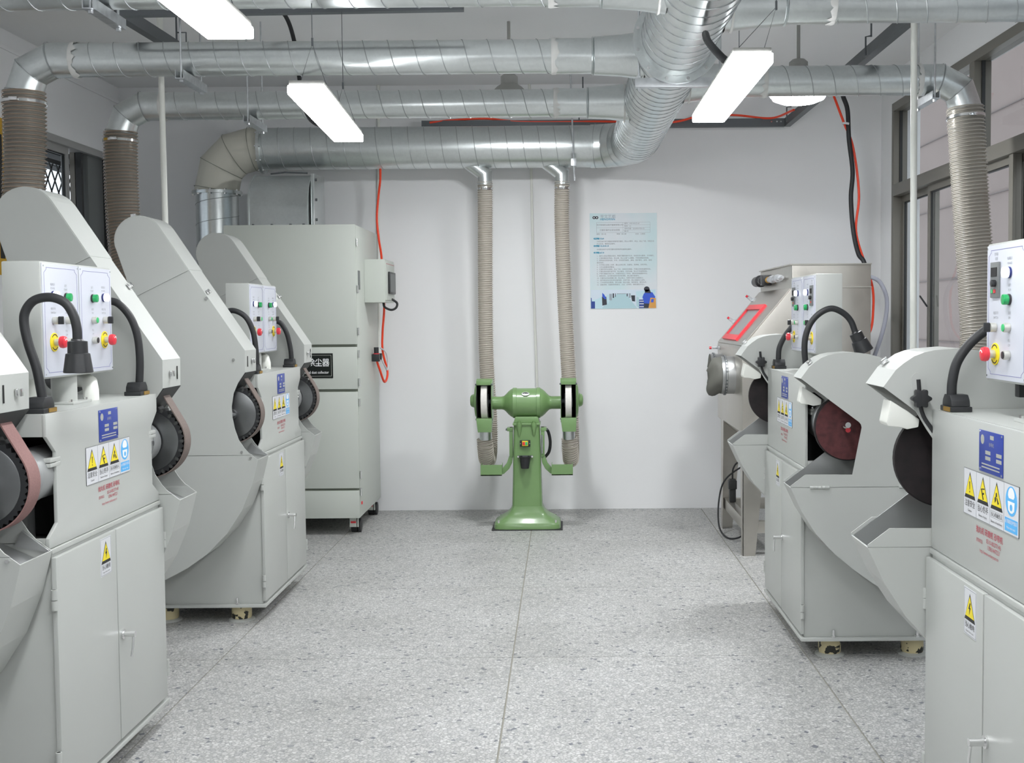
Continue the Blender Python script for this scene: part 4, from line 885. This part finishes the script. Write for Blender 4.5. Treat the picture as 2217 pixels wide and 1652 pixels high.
for cx_, cy_ in ((-1.475, 8.21), (-1.475, 8.93), (-2.255, 8.21), (-2.255, 8.93)):
    q = (cx_-D0.x, cy_-D0.y)
    c = MB().box(q[0]-.036, q[0]+.036, q[1]-.04, q[1]+.04, .112, .124).build('castor', C_, dc)
    MB().prism([(q[0]-.034, .045), (q[0]+.034, .045), (q[0]+.034, .112), (q[0]-.034, .112)], 'y', q[1]-.046, q[1]-.040).box(q[0]-.034, q[0]-.029, q[1]-.046, q[1]+.04, .045, .112).box(q[0]+.020, q[0]+.025, q[1]-.046, q[1]+.04, .045, .112).build('castor_fork', C_, c)
    MB().cyl((q[0]-.024, q[1]+.022, .046), (q[0]+.018, q[1]+.022, .046), .046, n=26).cyl((q[0]+.026, q[1]+.02, .048), (q[0]+.042, q[1]+.02, .048), .048, n=26).build('castor_wheel', 'black_rubber', c, smooth=40)
    MB().box(q[0]-.020, q[0]+.016, q[1]-.049, q[1]-.046, .072, .086).build('castor_brake', 'red_frame', c)
# sign
sg = B(-1.82, -1.584, Y0-.021, Y0-.018, 1.092, 1.262).build('name_sign', 'black_sign', dc, label='black sign with white lettering')
FB = (PI/2, 0, 0); q = Vector((-1.702, Y0-.0216, 0))-D0
ya = Y0-.0213-D0.y
ln = [(-1.81, 1.104), (-1.594, 1.104), (-1.594, 1.25), (-1.81, 1.25), (-1.81, 1.104)]
MB().strip([(a-D0.x, b) for a, b in ln], 'y', ya-.0003, ya, .0022).build('sign_border', 'plate_silver', sg)
text('除尘器', .058, 'print_white', sg, (-1.682-D0.x, ya-.0004, 1.195), FB, bold=.018, sx=.86); text('Dental dust collector', .0262, 'print_white', sg, (-1.703-D0.x, ya-.0004, 1.131), FB, bold=.012, sx=.80)
# control box on the side
cb = B(X1, -1.268, 8.42, 8.86, 1.612, 1.920).build('control_box', C_, dc, bevel=.004)
B(-1.268, -1.262, 8.435, 8.845, 1.63, 1.905).build('control_door', C_, cb, bevel=.001)
B(-1.262, -1.246, 8.52, 8.80, 1.675, 1.835).build('control_screen', 'black_plastic', cb, bevel=.006); B(-1.246, -1.2445, 8.535, 8.785, 1.69, 1.82).build('screen_glass', 'grey_plastic', cb)
B(-1.2618, -1.2612, 8.44, 8.84, 1.888, 1.891).build('door_stripe', 'print_red', cb)
MB().tube([p-D0 for p in bez([(-1.31, 8.60, 1.613), (-1.30, 8.60, 1.58), (-1.26, 8.64, 1.560), (-1.23, 8.68, 1.575), (-1.225, 8.70, 1.61), (-1.263, 8.70, 1.64)], 8)], .0085, 10).build('control_cable', 'black_rubber', cb, smooth=80)
# regulator
rg = B(-1.417, -1.36, 8.69, 8.735, 1.18, 1.235).build('regulator', 'black_plastic', dc, bevel=.003)
MB().cyl((-1.385-D0.x, 8.712-D0.y, 1.24), (-1.385-D0.x, 8.712-D0.y, 1.285), .018, n=16).build('regulator_knob', 'black_plastic', rg, smooth=40)
MB().cyl((-1.385-D0.x, 8.712-D0.y, 1.235), (-1.385-D0.x, 8.712-D0.y, 1.241), .023, n=16).build('regulator_ring', 'red_button', rg)
MB().cyl((-1.40-D0.x, 8.775-D0.y, 1.215), (-1.355-D0.x, 8.775-D0.y, 1.215), .024, n=18).build('gauge', 'black_plastic', rg, smooth=40)
MB().tube([p-D0 for p in bez([(-1.36, 8.78, 1.20), (-1.34, 8.83, 1.14), (-1.335, 8.90, 1.11), (-1.335, 8.95, 1.16), (-1.345, 8.92, 1.24), (-1.38, 8.85, 1.28)], 8)], .006, 8).build('drain_tube', 'sign_white', rg, smooth=80)
# fan housing on top
bl = empty('fan_housing', 'curved galvanised fan housing on top of the dust collector', 'fan housing', (-1.97, 8.5, 2.14)); E0 = Vector((-1.97, 8.5, 2.14))
prof = [(-.26, 0), (-.255, .12)]+[(-.255+.27*(1-math.cos(math.radians(a))), .14+.245*math.sin(math.radians(a))) for a in range(10, 91, 10)]+[(.22, .385), (.22, 0)]
MB().prism(prof, 'x', -.21, .19).build('volute', 'galvanised', bl, smooth=30)
for xa in (.19, -.22): MB().strip(prof[:-1], 'x', xa, xa+.01, .012).build('volute_seam', 'galvanised', bl, smooth=30)
MB().prism([(-.17, 0), (-.15, .38), (.20, .395), (.20, 0)], 'x', .20, .225).build('end_flange', 'galvanised', bl, bevel=.003)
for z in (.06, .20, .34): MB().cyl((.225, -.12, z), (.237, -.12, z), .010, n=6).build('flange_bolt', 'dark_steel', bl)
MB().box(-.24, .24, -.28, .26, 0, .012).build('foot_flange', 'galvanised', bl, bevel=.002)
for x in (-.18, -.05, .08, .17): MB().cyl((x, -.27, .012), (x, -.27, .02), .009, n=6).build('foot_bolt', 'dark_steel', bl)
MB().tube([(-.1, -.07, .39), (.0, -.07, .40), (.16, -.06, .395)], .006, 6).build('lifting_wire', 'dark_steel', bl)

# ================================================================ pedestal grinder
gx, gy = -.266, 8.39
G = empty('pedestal_grinder', 'green twin wheel pedestal grinder against the back wall', 'grinder', (gx, gy, 0)); GP = 'green_paint'
MB().box(-.250, .250, -.175, .175, 0, .006).build('base_mat', 'black_rubber', G)
def loft(levels):
    m = MB(); n = 16; 
    for (z, hx, hy, r) in levels:
        for k in range(n):
            a = 2*PI*k/n+PI/n; ca, sa = math.cos(a), math.sin(a)
            x = math.copysign(min(1, abs(ca)**.28), ca); y = math.copysign(min(1, abs(sa)**.28), sa)
            m.v.append((x*hx, y*hy, z))
    for i in range(len(levels)-1):
        for k in range(n): m.f.append((i*n+k, i*n+(k+1) % n, (i+1)*n+(k+1) % n, (i+1)*n+k))
    m.f.append(tuple(range(n-1, -1, -1))); m.f.append(tuple((len(levels)-1)*n+k for k in range(n))); return m
loft([(.006, .238, .165, 0), (.035, .236, .163, 0), (.048, .228, .155, 0), (.070, .195, .135, 0), (.095, .150, .12, 0), (.125, .122, .11, 0), (.16, .108, .105, 0)]).build('base', GP, G, smooth=30)
for sx_ in (-1, 1):
    for sy in (-1, 1): MB().cyl((sx_*.20, sy*.135, .045), (sx_*.20, sy*.135, .066), .008, n=6).build('anchor_bolt', 'chrome', G)
cl = loft([(.15, .108, .10, 0), (.40, .101, .095, 0), (.70, .093, .088, 0), (.735, .093, .088, 0)]).build('column', GP, G, smooth=30)
for s in (-1, 1): MB().lathe([(.006, -.075), (.017, -.02), (.020, 0), (.020, .018)], (s*.052, -.092, .735), (0,0,1), 14).build('boss', GP, cl, smooth=50); MB().cyl((s*.052, -.092, .752), (s*.052, -.092, .765), .009, n=6).build('boss_bolt', GP, cl)
MB().box(-.098, .098, -.098, .09, .735, .752).prism([(-.092, .752), (.092, .752), (.080, .795), (-.080, .795)], 'y', -.085, .085).build('saddle', GP, G, bevel=.006)
mz = .888
mt = MB().lathe([(.046, -.245), (.046, -.178), (.050, -.162), (.062, -.148), (.082, -.130), (.097, -.112), (.104, -.098), (.109, -.096), (.109, -.072), (.104, -.070), (.104, .070), (.109, .072), (.109, .096), (.104, .098), (.097, .112), (.082, .130), (.062, .148), (.050, .162), (.046, .178), (.046, .245)], (0, 0, mz), (1,0,0), 40).build('motor_body', GP, G, smooth=40)
bd = MB().prism(circ(0, 0, 1, 0, 360, 28)[:-1], 'y', 0, .002); bd.v = [(a*.027, b, c*.016) for a, b, c in bd.v]
o = bd.build('badge', 'print_white', mt); o.location = (-.005, -.087, mz+.070); o.rotation_euler = (math.radians(-42), 0, 0)
bd = MB().prism(circ(0, 0, 1, 10, 170, 14)+[(-.7, .05), (-.3, .25), (.1, .0), (.5, .2), (.8, .05)], 'y', -.001, .001); bd.v = [(a*.023, b, c*.012) for a, b, c in bd.v]
o = bd.build('badge_print', 'print_black', mt); o.location = (-.005, -.0885, mz+.071); o.rotation_euler = (math.radians(-42), 0, 0)
for s in (-1, 1):
    gc = s*.298; wz = .905
    gd = MB()
    # side discs and rear band of the wheel guard, open to the front
    disc = circ(0, wz, .155, 0, 360, 40)[:-1]
    for x0, x1 in ((gc-.056, gc-.052), (gc+.052, gc+.056)):
        gd.prism([(y_, z_) for y_, z_ in circ(.0, wz, .158, -128, 128, 30)], 'x', x0, x1)
        gd.prism([(-.097, wz+.124), (-.118, wz+.075), (-.124, wz), (-.118, wz-.075), (-.097, wz-.124)], 'x', x0, x1)
    band = circ(0, wz, .158, -125, 125, 30)
    gd.strip(band, 'x', gc-.052, gc+.052, .004)
    g_ = gd.build('wheel_guard', GP, G, smooth=35)
    MB().prism([(y_, z_) for y_, z_ in circ(0, wz, .150, 0, 360, 40)[:-1]], 'x', gc-.0515, gc-.0505).prism([(y_, z_) for y_, z_ in circ(0, wz, .150, 0, 360, 40)[:-1]], 'x', gc+.0505, gc+.0515).strip(circ(0, wz, .152, -115, 115, 24), 'x', gc-.05, gc+.05, .001).build('guard_lining', 'dark_inside', g_)
    MB().lathe([(.12, 0), (.11, .012), (.05, .020), (.042, .040), (.03, .048), (0, .050)], (gc+s*.056, 0, wz), (s,0,0), 32).build('guard_cap', GP, g_, smooth=40)
    MB().box(gc-.050, gc+.050, -.125, -.085, wz+.118, wz+.150).build('spark_arrestor', GP, g_, bevel=.003)
    MB().cyl((gc-.062, -.10, wz+.122), (gc+.062, -.10, wz+.122), .006, n=8).cyl((gc-.060, -.10, wz-.125), (gc+.060, -.10, wz-.125), .006, n=8).build('guard_screw', 'dark_steel', g_)
    MB().prism([(gc-.056, wz-.118), (gc+.056, wz-.118), (gc+.052, wz-.215), (gc-.045, wz-.215)], 'y', -.125, -.02).build('guard_chute', GP, g_, bevel=.004)
    MB().cyl((gc, .02, wz-.20), (gc, .04, wz-.275), .045, n=24).build('outlet_collar', 'galvanised', g_, smooth=40)
    MB().lathe([(.14, -.022), (.142, -.020), (.142, .020), (.14, .022)], (gc, 0, wz), (1,0,0), 48).build('grinding_wheel', 'white_stone', G, smooth=30)
    MB().cyl((gc-.03, 0, wz), (gc+.03, 0, wz), .05, n=24).build('wheel_flange', 'dark_steel', G, smooth=40)
    MB().cyl((gc-s*.10, 0, mz), (gc, 0, wz), .016, n=12).build('spindle', 'dark_steel', G)
    # tray arm
    MB().box(s*.100, s*.125, -.05, .02, .505, .715).box(s*.098, s*.140, -.055, .025, .69, .715).build('side_bracket', GP, G, bevel=.003)
    for y_ in (-.045, .0): MB().cyl((s*.125, y_, .70), (s*.150, y_, .70), .006, n=6).build('bracket_bolt', 'dark_steel', G)
    pts = [(s*.100, .51), (s*.128, .51), (s*.145, .46), (s*.175, .425), (s*.215, .405), (s*.215, .37), (s*.165, .385), (s*.128, .42), (s*.108, .46)]
    MB().prism(pts, 'y', -.045, -.005).build('tray_arm', GP, G, bevel=.003)
    MB().box(s*.175, s*.325, -.145, .01, .385, .392).box(s*.175, s*.325, -.145, -.141, .385, .462).box(s*.175, s*.179, -.141, .01, .392, .46).box(s*.321, s*.325, -.141, .01, .392, .46).build('water_tray', GP, G)
    if s > 0:
        MB().tube(bez([(.118, .01, .70), (.15, .03, .68), (.165, .04, .60), (.155, .05, .53), (.125, .05, .49)], 8), .011, 10).build('power_cord', 'black_rubber', G, smooth=80)
        MB().cyl((.108, -.06, .66), (.108, -.06, .53), .006, n=8).build('drain_valve', 'zinc', G)
sw = MB().box(-.048, .026, -.108, -.094, .585, .630).build('switch_plate', 'black_plastic', G, bevel=.003)
MB().box(-.032, .010, -.113, -.108, .589, .626).build('switch_frame', 'yellow', sw, bevel=.003)
MB().box(-.029, -.012, -.117, -.113, .595, .620).build('stop_key', 'red_button', sw, bevel=.002); MB().box(-.009, .007, -.117, -.113, .595, .620).build('start_key', 'green_button', sw, bevel=.002)
for x in (-.043, .021): MB().cyl((x, -.110, .607), (x, -.107, .607), .003, n=8).build('switch_screw', 'chrome', sw)
cup = MB().lathe([(.028, 0), (.040, .078), (.043, .080), (.043, .086), (.038, .086), (.026, .006), (0, .006)], (-.012, -.138, .435), (0,0,1), 28).build('coolant_cup', 'black_plastic', G, smooth=40)
MB().box(-.066, .044, -.106, -.100, .508, .522).build('cup_strap', 'dark_steel', cup)
for x in (-.060, .038): MB().cyl((x, -.114, .515), (x, -.105, .515), .007, n=10).build('cup_screw', 'chrome', cup)
# grinder socket on the wall
so = MB().box(0, .075, -.012, 0, 0, .075).build('wall_socket', 'sign_white', None, bevel=.003); so.location = (-.02, YB, .45); tag(so, 'white wall socket behind the green grinder', 'socket')
for x, z in ((.025, .045), (.05, .045), (.037, .022)): MB().box(x-.003, x+.003, -.0128, -.012, z-.006, z+.006).build('socket_slot', 'print_black', so)

# ================================================================ stainless blasting cabinet
BX, BY0, BY1 = 1.103, 7.27, 8.43
S = empty('blasting_cabinet', 'stainless steel glove box blasting cabinet on four legs', 'blasting cabinet', (1.5, 7.85, 0)); S0 = Vector((1.5, 7.85, 0)); SM = 'stainless'
pr = [(BX, .775), (BX, 1.30), (1.411, 1.665), (1.411, 1.808), (1.897, 1.808), (1.897, .775), (1.70, .60), (1.30, .60)]
def lp(L_): return [(a-S0.x, b) for a, b in L_]
bo = MB().prism(lp(pr), 'y', BY0-S0.y, BY1-S0.y).build('cabinet_body', SM, S, bevel=.004)
MB().box(1.411-S0.x, 1.90-S0.x, BY0-S0.y-.003, BY0-S0.y, 1.665, 1.672).build('side_seam', SM, bo)
MB().box(1.400-S0.x, 1.90-S0.x, BY0-S0.y-.004, BY1-S0.y+.004, 1.806, 1.814).build('roof_lip', SM, bo)
# front lid on the slope with the red framed viewing window
dv = Vector((1.411-BX, 0, 1.665-1.30)); Ls = dv.length; dv.normalize(); nv = Vector((-dv.z, 0, dv.x))
def slope(t0, t1, ya, yb, h0, h1):
    o = Vector((BX, 0, 1.30))-S0; vs = []
    for h in (h0, h1):
        for t, y in ((t0, ya), (t1, ya), (t1, yb), (t0, yb)): vs.append(o+dv*(t*Ls)+nv*h+Vector((0, y, 0)))
    return MB().add(vs, [(0,3,2,1),(4,5,6,7),(0,1,5,4),(1,2,6,5),(2,3,7,6),(3,0,4,7)])
slope(.02, .98, BY0+.01, BY1-.01, 0, .008).build('front_lid', SM, S, bevel=.002)
ta, tb, ya, yb = .075, .70, 7.60, 8.24; th, yh = .085, .035
f = slope(ta, ta+th, ya, yb, .008, .024); 
for a in (slope(tb-th, tb, ya, yb, .008, .024), slope(ta+th, tb-th, ya, ya+yh, .008, .024), slope(ta+th, tb-th, yb-yh, yb, .008, .024)): f.add(a.v, a.f)
fr = f.build('window_frame', 'red_frame', S, label='red viewing window frame'); slope(ta+th, tb-th, ya+yh, yb-yh, .008, .012).build('viewing_pane', 'tray_steel', fr)
for t, y in ((.82, 8.36), (.40, 8.38)):
    c = slope(t-.03, t+.03, y-.06, y+.05, .008, .018).build('toggle_clamp', 'zinc', S); slope(t-.02, t+.02, y+.03, y+.09, .018, .05).build('clamp_handle', 'zinc', c)
    q = Vector((BX, 0, 1.30))-S0+dv*(t*Ls)+nv*.05+Vector((0, y+.08, 0)); MB().cyl(q-nv*.012, q+nv*.012, .009, n=12).build('clamp_grip', 'red_button', c)
for z in (1.27, .985):
    c = MB().box(BX-S0.x-.010, BX-S0.x, BY1-S0.y-.14, BY1-S0.y-.02, z-.012, z+.012).box(BX-S0.x-.045, BX-S0.x-.01, BY1-S0.y-.06, BY1-S0.y-.035, z-.008, z+.008).build('toggle_clamp', 'zinc', S, bevel=.002)
    MB().cyl((BX-S0.x-.05, BY1-S0.y-.05, z), (BX-S0.x-.066, BY1-S0.y-.05, z), .010, n=12).build('clamp_grip', 'red_button', c, smooth=40)
# regulator on the upper front
rz = 1.735; xr = 1.411-S0.x
rg = MB().cyl((xr-.035, 8.40-S0.y, rz), (xr-.035, 8.24-S0.y, rz), .036, n=20).build('air_regulator', 'black_plastic', S, smooth=40)
MB().cyl((xr-.035, 8.415-S0.y, rz), (xr-.035, 8.40-S0.y, rz), .034, n=20).build('regulator_cap', 'sign_blue', rg, smooth=40)
MB().cyl((xr-.035, 8.24-S0.y, rz), (xr-.035, 8.21-S0.y, rz), .042, n=20).cyl((xr-.035, 8.21-S0.y, rz), (xr-.035, 8.12-S0.y, rz), .030, n=20).build('regulator_body', 'black_plastic', rg, smooth=40); MB().box(xr-.065, xr, 7.98-S0.y, 8.06-S0.y, rz-.035, rz+.035).build('filter_bowl', 'black_plastic', rg, bevel=.004)
MB().cyl((xr-.03, 7.95-S0.y, rz), (xr-.03, 7.93-S0.y, rz), .022, n=16).build('brass_fitting', 'brass', rg)
for i in range(5): MB().cyl((xr-.03, 7.90-.09*i-S0.y, rz), (xr-.03, 7.86-.09*i-S0.y, rz), .026 if i % 2 else .020, n=14).build('air_fitting', 'zinc', rg, smooth=40)
MB().cyl((xr-.03, 8.21-S0.y, rz), (xr-.03, 7.42-S0.y, rz), .010, n=10).build('air_pipe', 'zinc', rg, smooth=40)
# glove ports with limp rubber gloves
for gy_ in (7.64, 8.20):
    c = Vector((BX, gy_, 1.112))-S0
    pt = MB().lathe([(.122, 0), (.122, .05), (.130, .055), (.130, .062), (.122, .066), (.122, .085)], c, (-1,0,0), 36, False).build('glove_port', 'tray_steel', S, smooth=35)
    ring(c+Vector((-.06, 0, 0)), (1,0,0), .123, .012, .007).build('port_clamp', 'dark_steel', pt, smooth=40)
    m = MB(); n = 28; lv = [(.05*1, .122, .122, 0), (.085, .121, .121, 0), (.13, .112, .118, .0), (.17, .09, .122, -.01), (.20, .055, .105, -.03), (.225, .03, .085, -.045), (.23, .012, .08, -.05)]
    for (h, ry, rz_, dz) in lv:
        h = .05+(h-.05)*(.66 if gy_ < 8 else .25)
        for k in range(n):
            a = 2*PI*k/n; wob = 1+.012*math.sin(5*a+h*20)*min(1, (h-.05)*20); m.v.append((c.x-h+.008*math.sin(3*a), c.y+ry*wob*math.cos(a), c.z+dz+rz_*wob*math.sin(a)))
    for i in range(len(lv)-1):
        for k in range(n): m.f.append((i*n+k, i*n+(k+1) % n, (i+1)*n+(k+1) % n, (i+1)*n+k))
    m.f.append(tuple((len(lv)-1)*n+k for k in range(n))); m.build('rubber_glove', 'glove', pt, smooth=50)
# legs: folded sheet, tapering
for lx, sx_ in ((BX+.004, 1), (1.893, -1)):
    for ly, sy in ((BY0+.004, 1), (BY1-.15, -1)):
        x, y = lx-S0.x, ly-S0.y; m = MB(); wt, wb = .15, .078
        m.prism([(x, .78), (x+sx_*wt, .78), (x+sx_*wb, 0), (x, 0)], 'y', y, y+sy*.004)
        m.prism([(y, .78), (y+sy*wt*.8, .78), (y+sy*wb*.8, 0), (y, 0)], 'x', x, x+sx_*.004)
        m.build('leg', SM, S)
y0, y1 = BY0+.02-S0.y, BY1-.16-S0.y; x0, x1 = BX+.02-S0.x, 1.88-S0.x
for a in ((x0, x0+.05, y0, y1), (x1-.05, x1, y0, y1), (x0+.05, x1-.05, y0, y0+.05), (x0+.05, x1-.05, y1-.05, y1)): MB().box(*a, .14, .215).build('stretcher', SM, S, bevel=.003)
pl = MB().box(-.022, .022, -.02, .02, 0, .16).box(-.028, .028, -.026, .026, .09, .15).build('power_plug', 'black_plastic', None, bevel=.005); pl.location = (1.155, 8.06, .216); tag(pl, 'black plug standing on the cabinet frame by the leg', 'plug')
cable('cable', 'thin black cable looping around the far cabinet leg', 'cable', [(1.155, 8.06, .37), (1.16, 8.05, .45), (1.20, 8.02, .50), (1.30, 7.98, .505), (1.33, 8.0, .49), (1.25, 8.08, .47), (1.12, 8.15, .36), (1.07, 8.12, .22), (1.055, 8.0, .06), (1.09, 7.85, .008), (1.16, 7.75, .03), (1.2, 7.7, .1)], .006, 'black_rubber')
cable('cable', 'thin black cable curling behind the near cabinet leg', 'cable', [(1.24, 7.45, .56), (1.32, 7.5, .55), (1.40, 7.55, .47), (1.42, 7.55, .36), (1.38, 7.5, .25), (1.28, 7.42, .17)], .006, 'black_rubber')

# ================================================================ wall poster and notice
PX0, PX1, PZ0, PZ1 = .210, .727, 1.557, 2.293
po = MB().box(0, PX1-PX0, -.004, 0, 0, PZ1-PZ0).build('poster', 'poster_paper', None); po.location = (PX0, YB, PZ0); tag(po, 'pale blue printed safety rules poster on the back wall', 'poster')
PW, PH = PX1-PX0, PZ1-PZ0
def pp(poly, m, lay=1, name='print_patch'):
    y = -.004-.0003*lay
    MB().prism([(a*PW, (1-b)*PH) for a, b in poly], 'y', y, y+.0003).build(name, m, po)
def R4(a, b, c, d): return [(a, b), (c, b), (c, d), (a, d)]
def pt(s, u, v, size, m='print_grey', align='LEFT', bold=0, lay=3): text(s, size, m, po, (u*PW, -.004-.0003*lay, (1-v)*PH), FB, align, bold=bold)
# logo: two joined hexagons
for c in (.065, .105):
    hx = [(c+.026*math.cos(math.radians(60*k)), .045+.026*.95*PW/PH*math.sin(math.radians(60*k))*1.0) for k in range(6)]; pp(hx, 'poster_dark', 1, 'logo_hexagon')
    hx = [(c+.008*math.cos(math.radians(30*k)), .045+.011*PW/PH*math.sin(math.radians(30*k))) for k in range(12)]; pp(hx, 'print_white', 2, 'logo_hole')
pt('亨文艺都', .155, .037, .030, 'poster_grey'); pt('HENGWAN', .155, .064, .022, 'poster_teal', bold=.02)
for r in (R4(.10, .095, .90, .0965), R4(.10, .201, .90, .2025), R4(.10, .095, .102, .2025), R4(.898, .095, .90, .2025), R4(.495, .095, .497, .2025), R4(.10, .150, .495, .1515), R4(.495, .122, .90, .1235), R4(.495, .149, .90, .1505), R4(.495, .176, .90, .1775)): pp(r, 'print_grey', 1, 'table_rule')
pt('苏州恒瑞宏业医疗器械有限公司', .298, .123, .0145, align='CENTER'); pt('打磨实操作业安全规程', .298, .177, .0155, align='CENTER')
for i, s in enumerate(('编号：HW-WI-打-07', '版本：A1', '发布日期：2020年07月01日', '第1页')): pt(s, .515, .109+.027*i, .013)
for u, s in ((.10, '编制：周小龙'), (.40, '审核：赵小刚'), (.68, '批准：王建国')): pt(s, u, .218, .0125)
for v, w_, s in ((.264, .155, '一、目的'), (.341, .225, '二、适用范围'), (.411, .155, '三、内容')):
    r = .013; pp(circ(.055+r, 0, r, 90, 270, 8) and [(.055+r+a*r, v+b*r*PW/PH) for a, b in circ(0, 0, 1, 90, 270, 8)]+[(.055+w_-r+a*r, v+b*r*PW/PH) for a, b in circ(0, 0, 1, 270, 450, 8)], 'poster_teal', 1, 'heading_tab'); pt(s, .068, v, .0175, 'print_white', bold=.01)
rules = [(.295, '为规范操作者正确操作和使用打磨机，防止小零件、砂尘、粉尘飞溅，特制定本'), (.320, '作业标准，确保安全操作。'), (.378, '本规程适用于公司打磨车间所有的设备安全操作。'),
 (.446, '1、操作人员必须经过培训，熟悉打磨机操作方法、性能及安全要求，方可操作。'), (.470, '2、正确穿戴防护用品、防尘罩、防止尘屑飞入眼睛，不得赤膊或穿拖鞋。'), (.493, '3、使用前应检查电源、开关、砂轮是否破损、漏电、防护罩松、皮带、电线'), (.517, '是否完好。'),
 (.540, '4、打开除尘设备１分钟，确认运转正常、无振动、无异响、方可开机。'), (.563, '5、工作台面要保持整洁。'), (.586, '6、打磨时零件应拿稳，防止飞出，身体应在侧面、不得正对砂轮旋转方向。'), (.609, '7、打磨过程中操作者不得、防止触及、机床设备、防止打手碰到砂轮。'), (.632, '8、严禁打磨超负荷工件、打磨余料应上下移动、使砂轮表面磨损均匀。'), (.655, '9、更换砂轮，应切断电源并待砂轮停稳、禁止戴手套操作。'),
 (.678, '10、打磨作业中应佩戴口罩，防止吸尘，有害于身体之金属粉尘。'), (.701, '11、离开岗位时必须切断设备电源、关闭气阀，禁止设备无人运转。'), (.724, '12、工作结束后应整理，清扫设备、除尘设施、保持清洁、摆放有序。'), (.747, '13、设备异常、如遇到特殊情况、火灾、应停机、维修通知负责人。')]
for v, s in rules: pt(s, .10, v, .0127)
# photograph printed along the bottom
pp(R4(.01, .80, .99, .995), 'poster_photo_wall', 1); pp([(.40, .845), (.54, .845), (.70, .995), (.16, .995)], 'poster_photo_floor', 2); pp(R4(.395, .838, .535, .845), 'poster_grey', 3)
pp([(.01, .905), (.09, .90), (.18, .87), (.18, .995), (.08, .995), (.01, .995)], 'poster_skyblue', 3); pp(R4(.01, .92, .07, .995), 'poster_navy', 4); pp([(.01, .88), (.02, .885), (.025, .93), (.01, .95)], 'poster_navy', 5)
pp([(.175, .872), (.24, .872), (.25, .955), (.18, .965)], 'poster_dark', 4); pp([(.18, .83), (.21, .85), (.24, .89), (.22, .90), (.18, .87)], 'poster_blue', 5); pp([(.24, .855), (.28, .85), (.28, .93), (.25, .96)], 'poster_skyblue', 4)
pp(R4(.285, .842, .325, .91), 'poster_grey', 4); pp(R4(.335, .838, .355, .885), 'poster_dark', 4); pp(R4(.37, .838, .38, .875), 'poster_dark', 4); pp(R4(.545, .84, .56, .87), 'poster_dark', 4); pp(R4(.575, .838, .605, .885), 'poster_grey', 4)
pp([(.61, .86), (.67, .86), (.67, .925), (.625, .92)], 'poster_dark', 4); pp([(.68, .82), (.97, .80), (.97, .89), (.80, .90), (.69, .865)], 'poster_skyblue', 3); pp([(.69, .87), (.73, .885), (.73, .995), (.69, .97)], 'poster_photo_floor', 4)
pp(R4(.73, .905, .81, .995), 'poster_navy', 4)
for v in (.918, .945, .975): pp(R4(.735, v, .80, v+.008), 'print_white', 5)
pp([(.81, .93), (.90, .93), (.90, .995), (.80, .995)], 'poster_dark', 5); pp([(.80, .845), (.84, .82), (.93, .83), (.975, .88), (.95, .90), (.93, .95), (.81, .945), (.78, .88)], 'poster_blue', 6)
pp([(.845+.042*math.cos(math.radians(20*k)), .795+.028*math.sin(math.radians(20*k))) for k in range(18)], 'poster_dark', 7); pp([(.82, .80), (.89, .80), (.91, .838), (.815, .835)], 'poster_dark', 7)
pp([(.90, .885), (.98, .89), (.985, .995), (.87, .995), (.885, .94)], 'poster_orange', 7); pp([(.915, .90), (.95, .90), (.945, .935), (.905, .935)], 'poster_blue', 8)
no = MB().box(0, .006, 0, .62, 0, .95).build('wall_notice', 'notice_yellow', None); no.location = (XL, 6.60, 1.78); tag(no, 'yellow notice board on the left wall at the picture edge', 'notice')
MB().box(.006, .0065, .54, .60, .1, .85).build('notice_print', 'print_black', no)
bpy.context.view_layer.update()
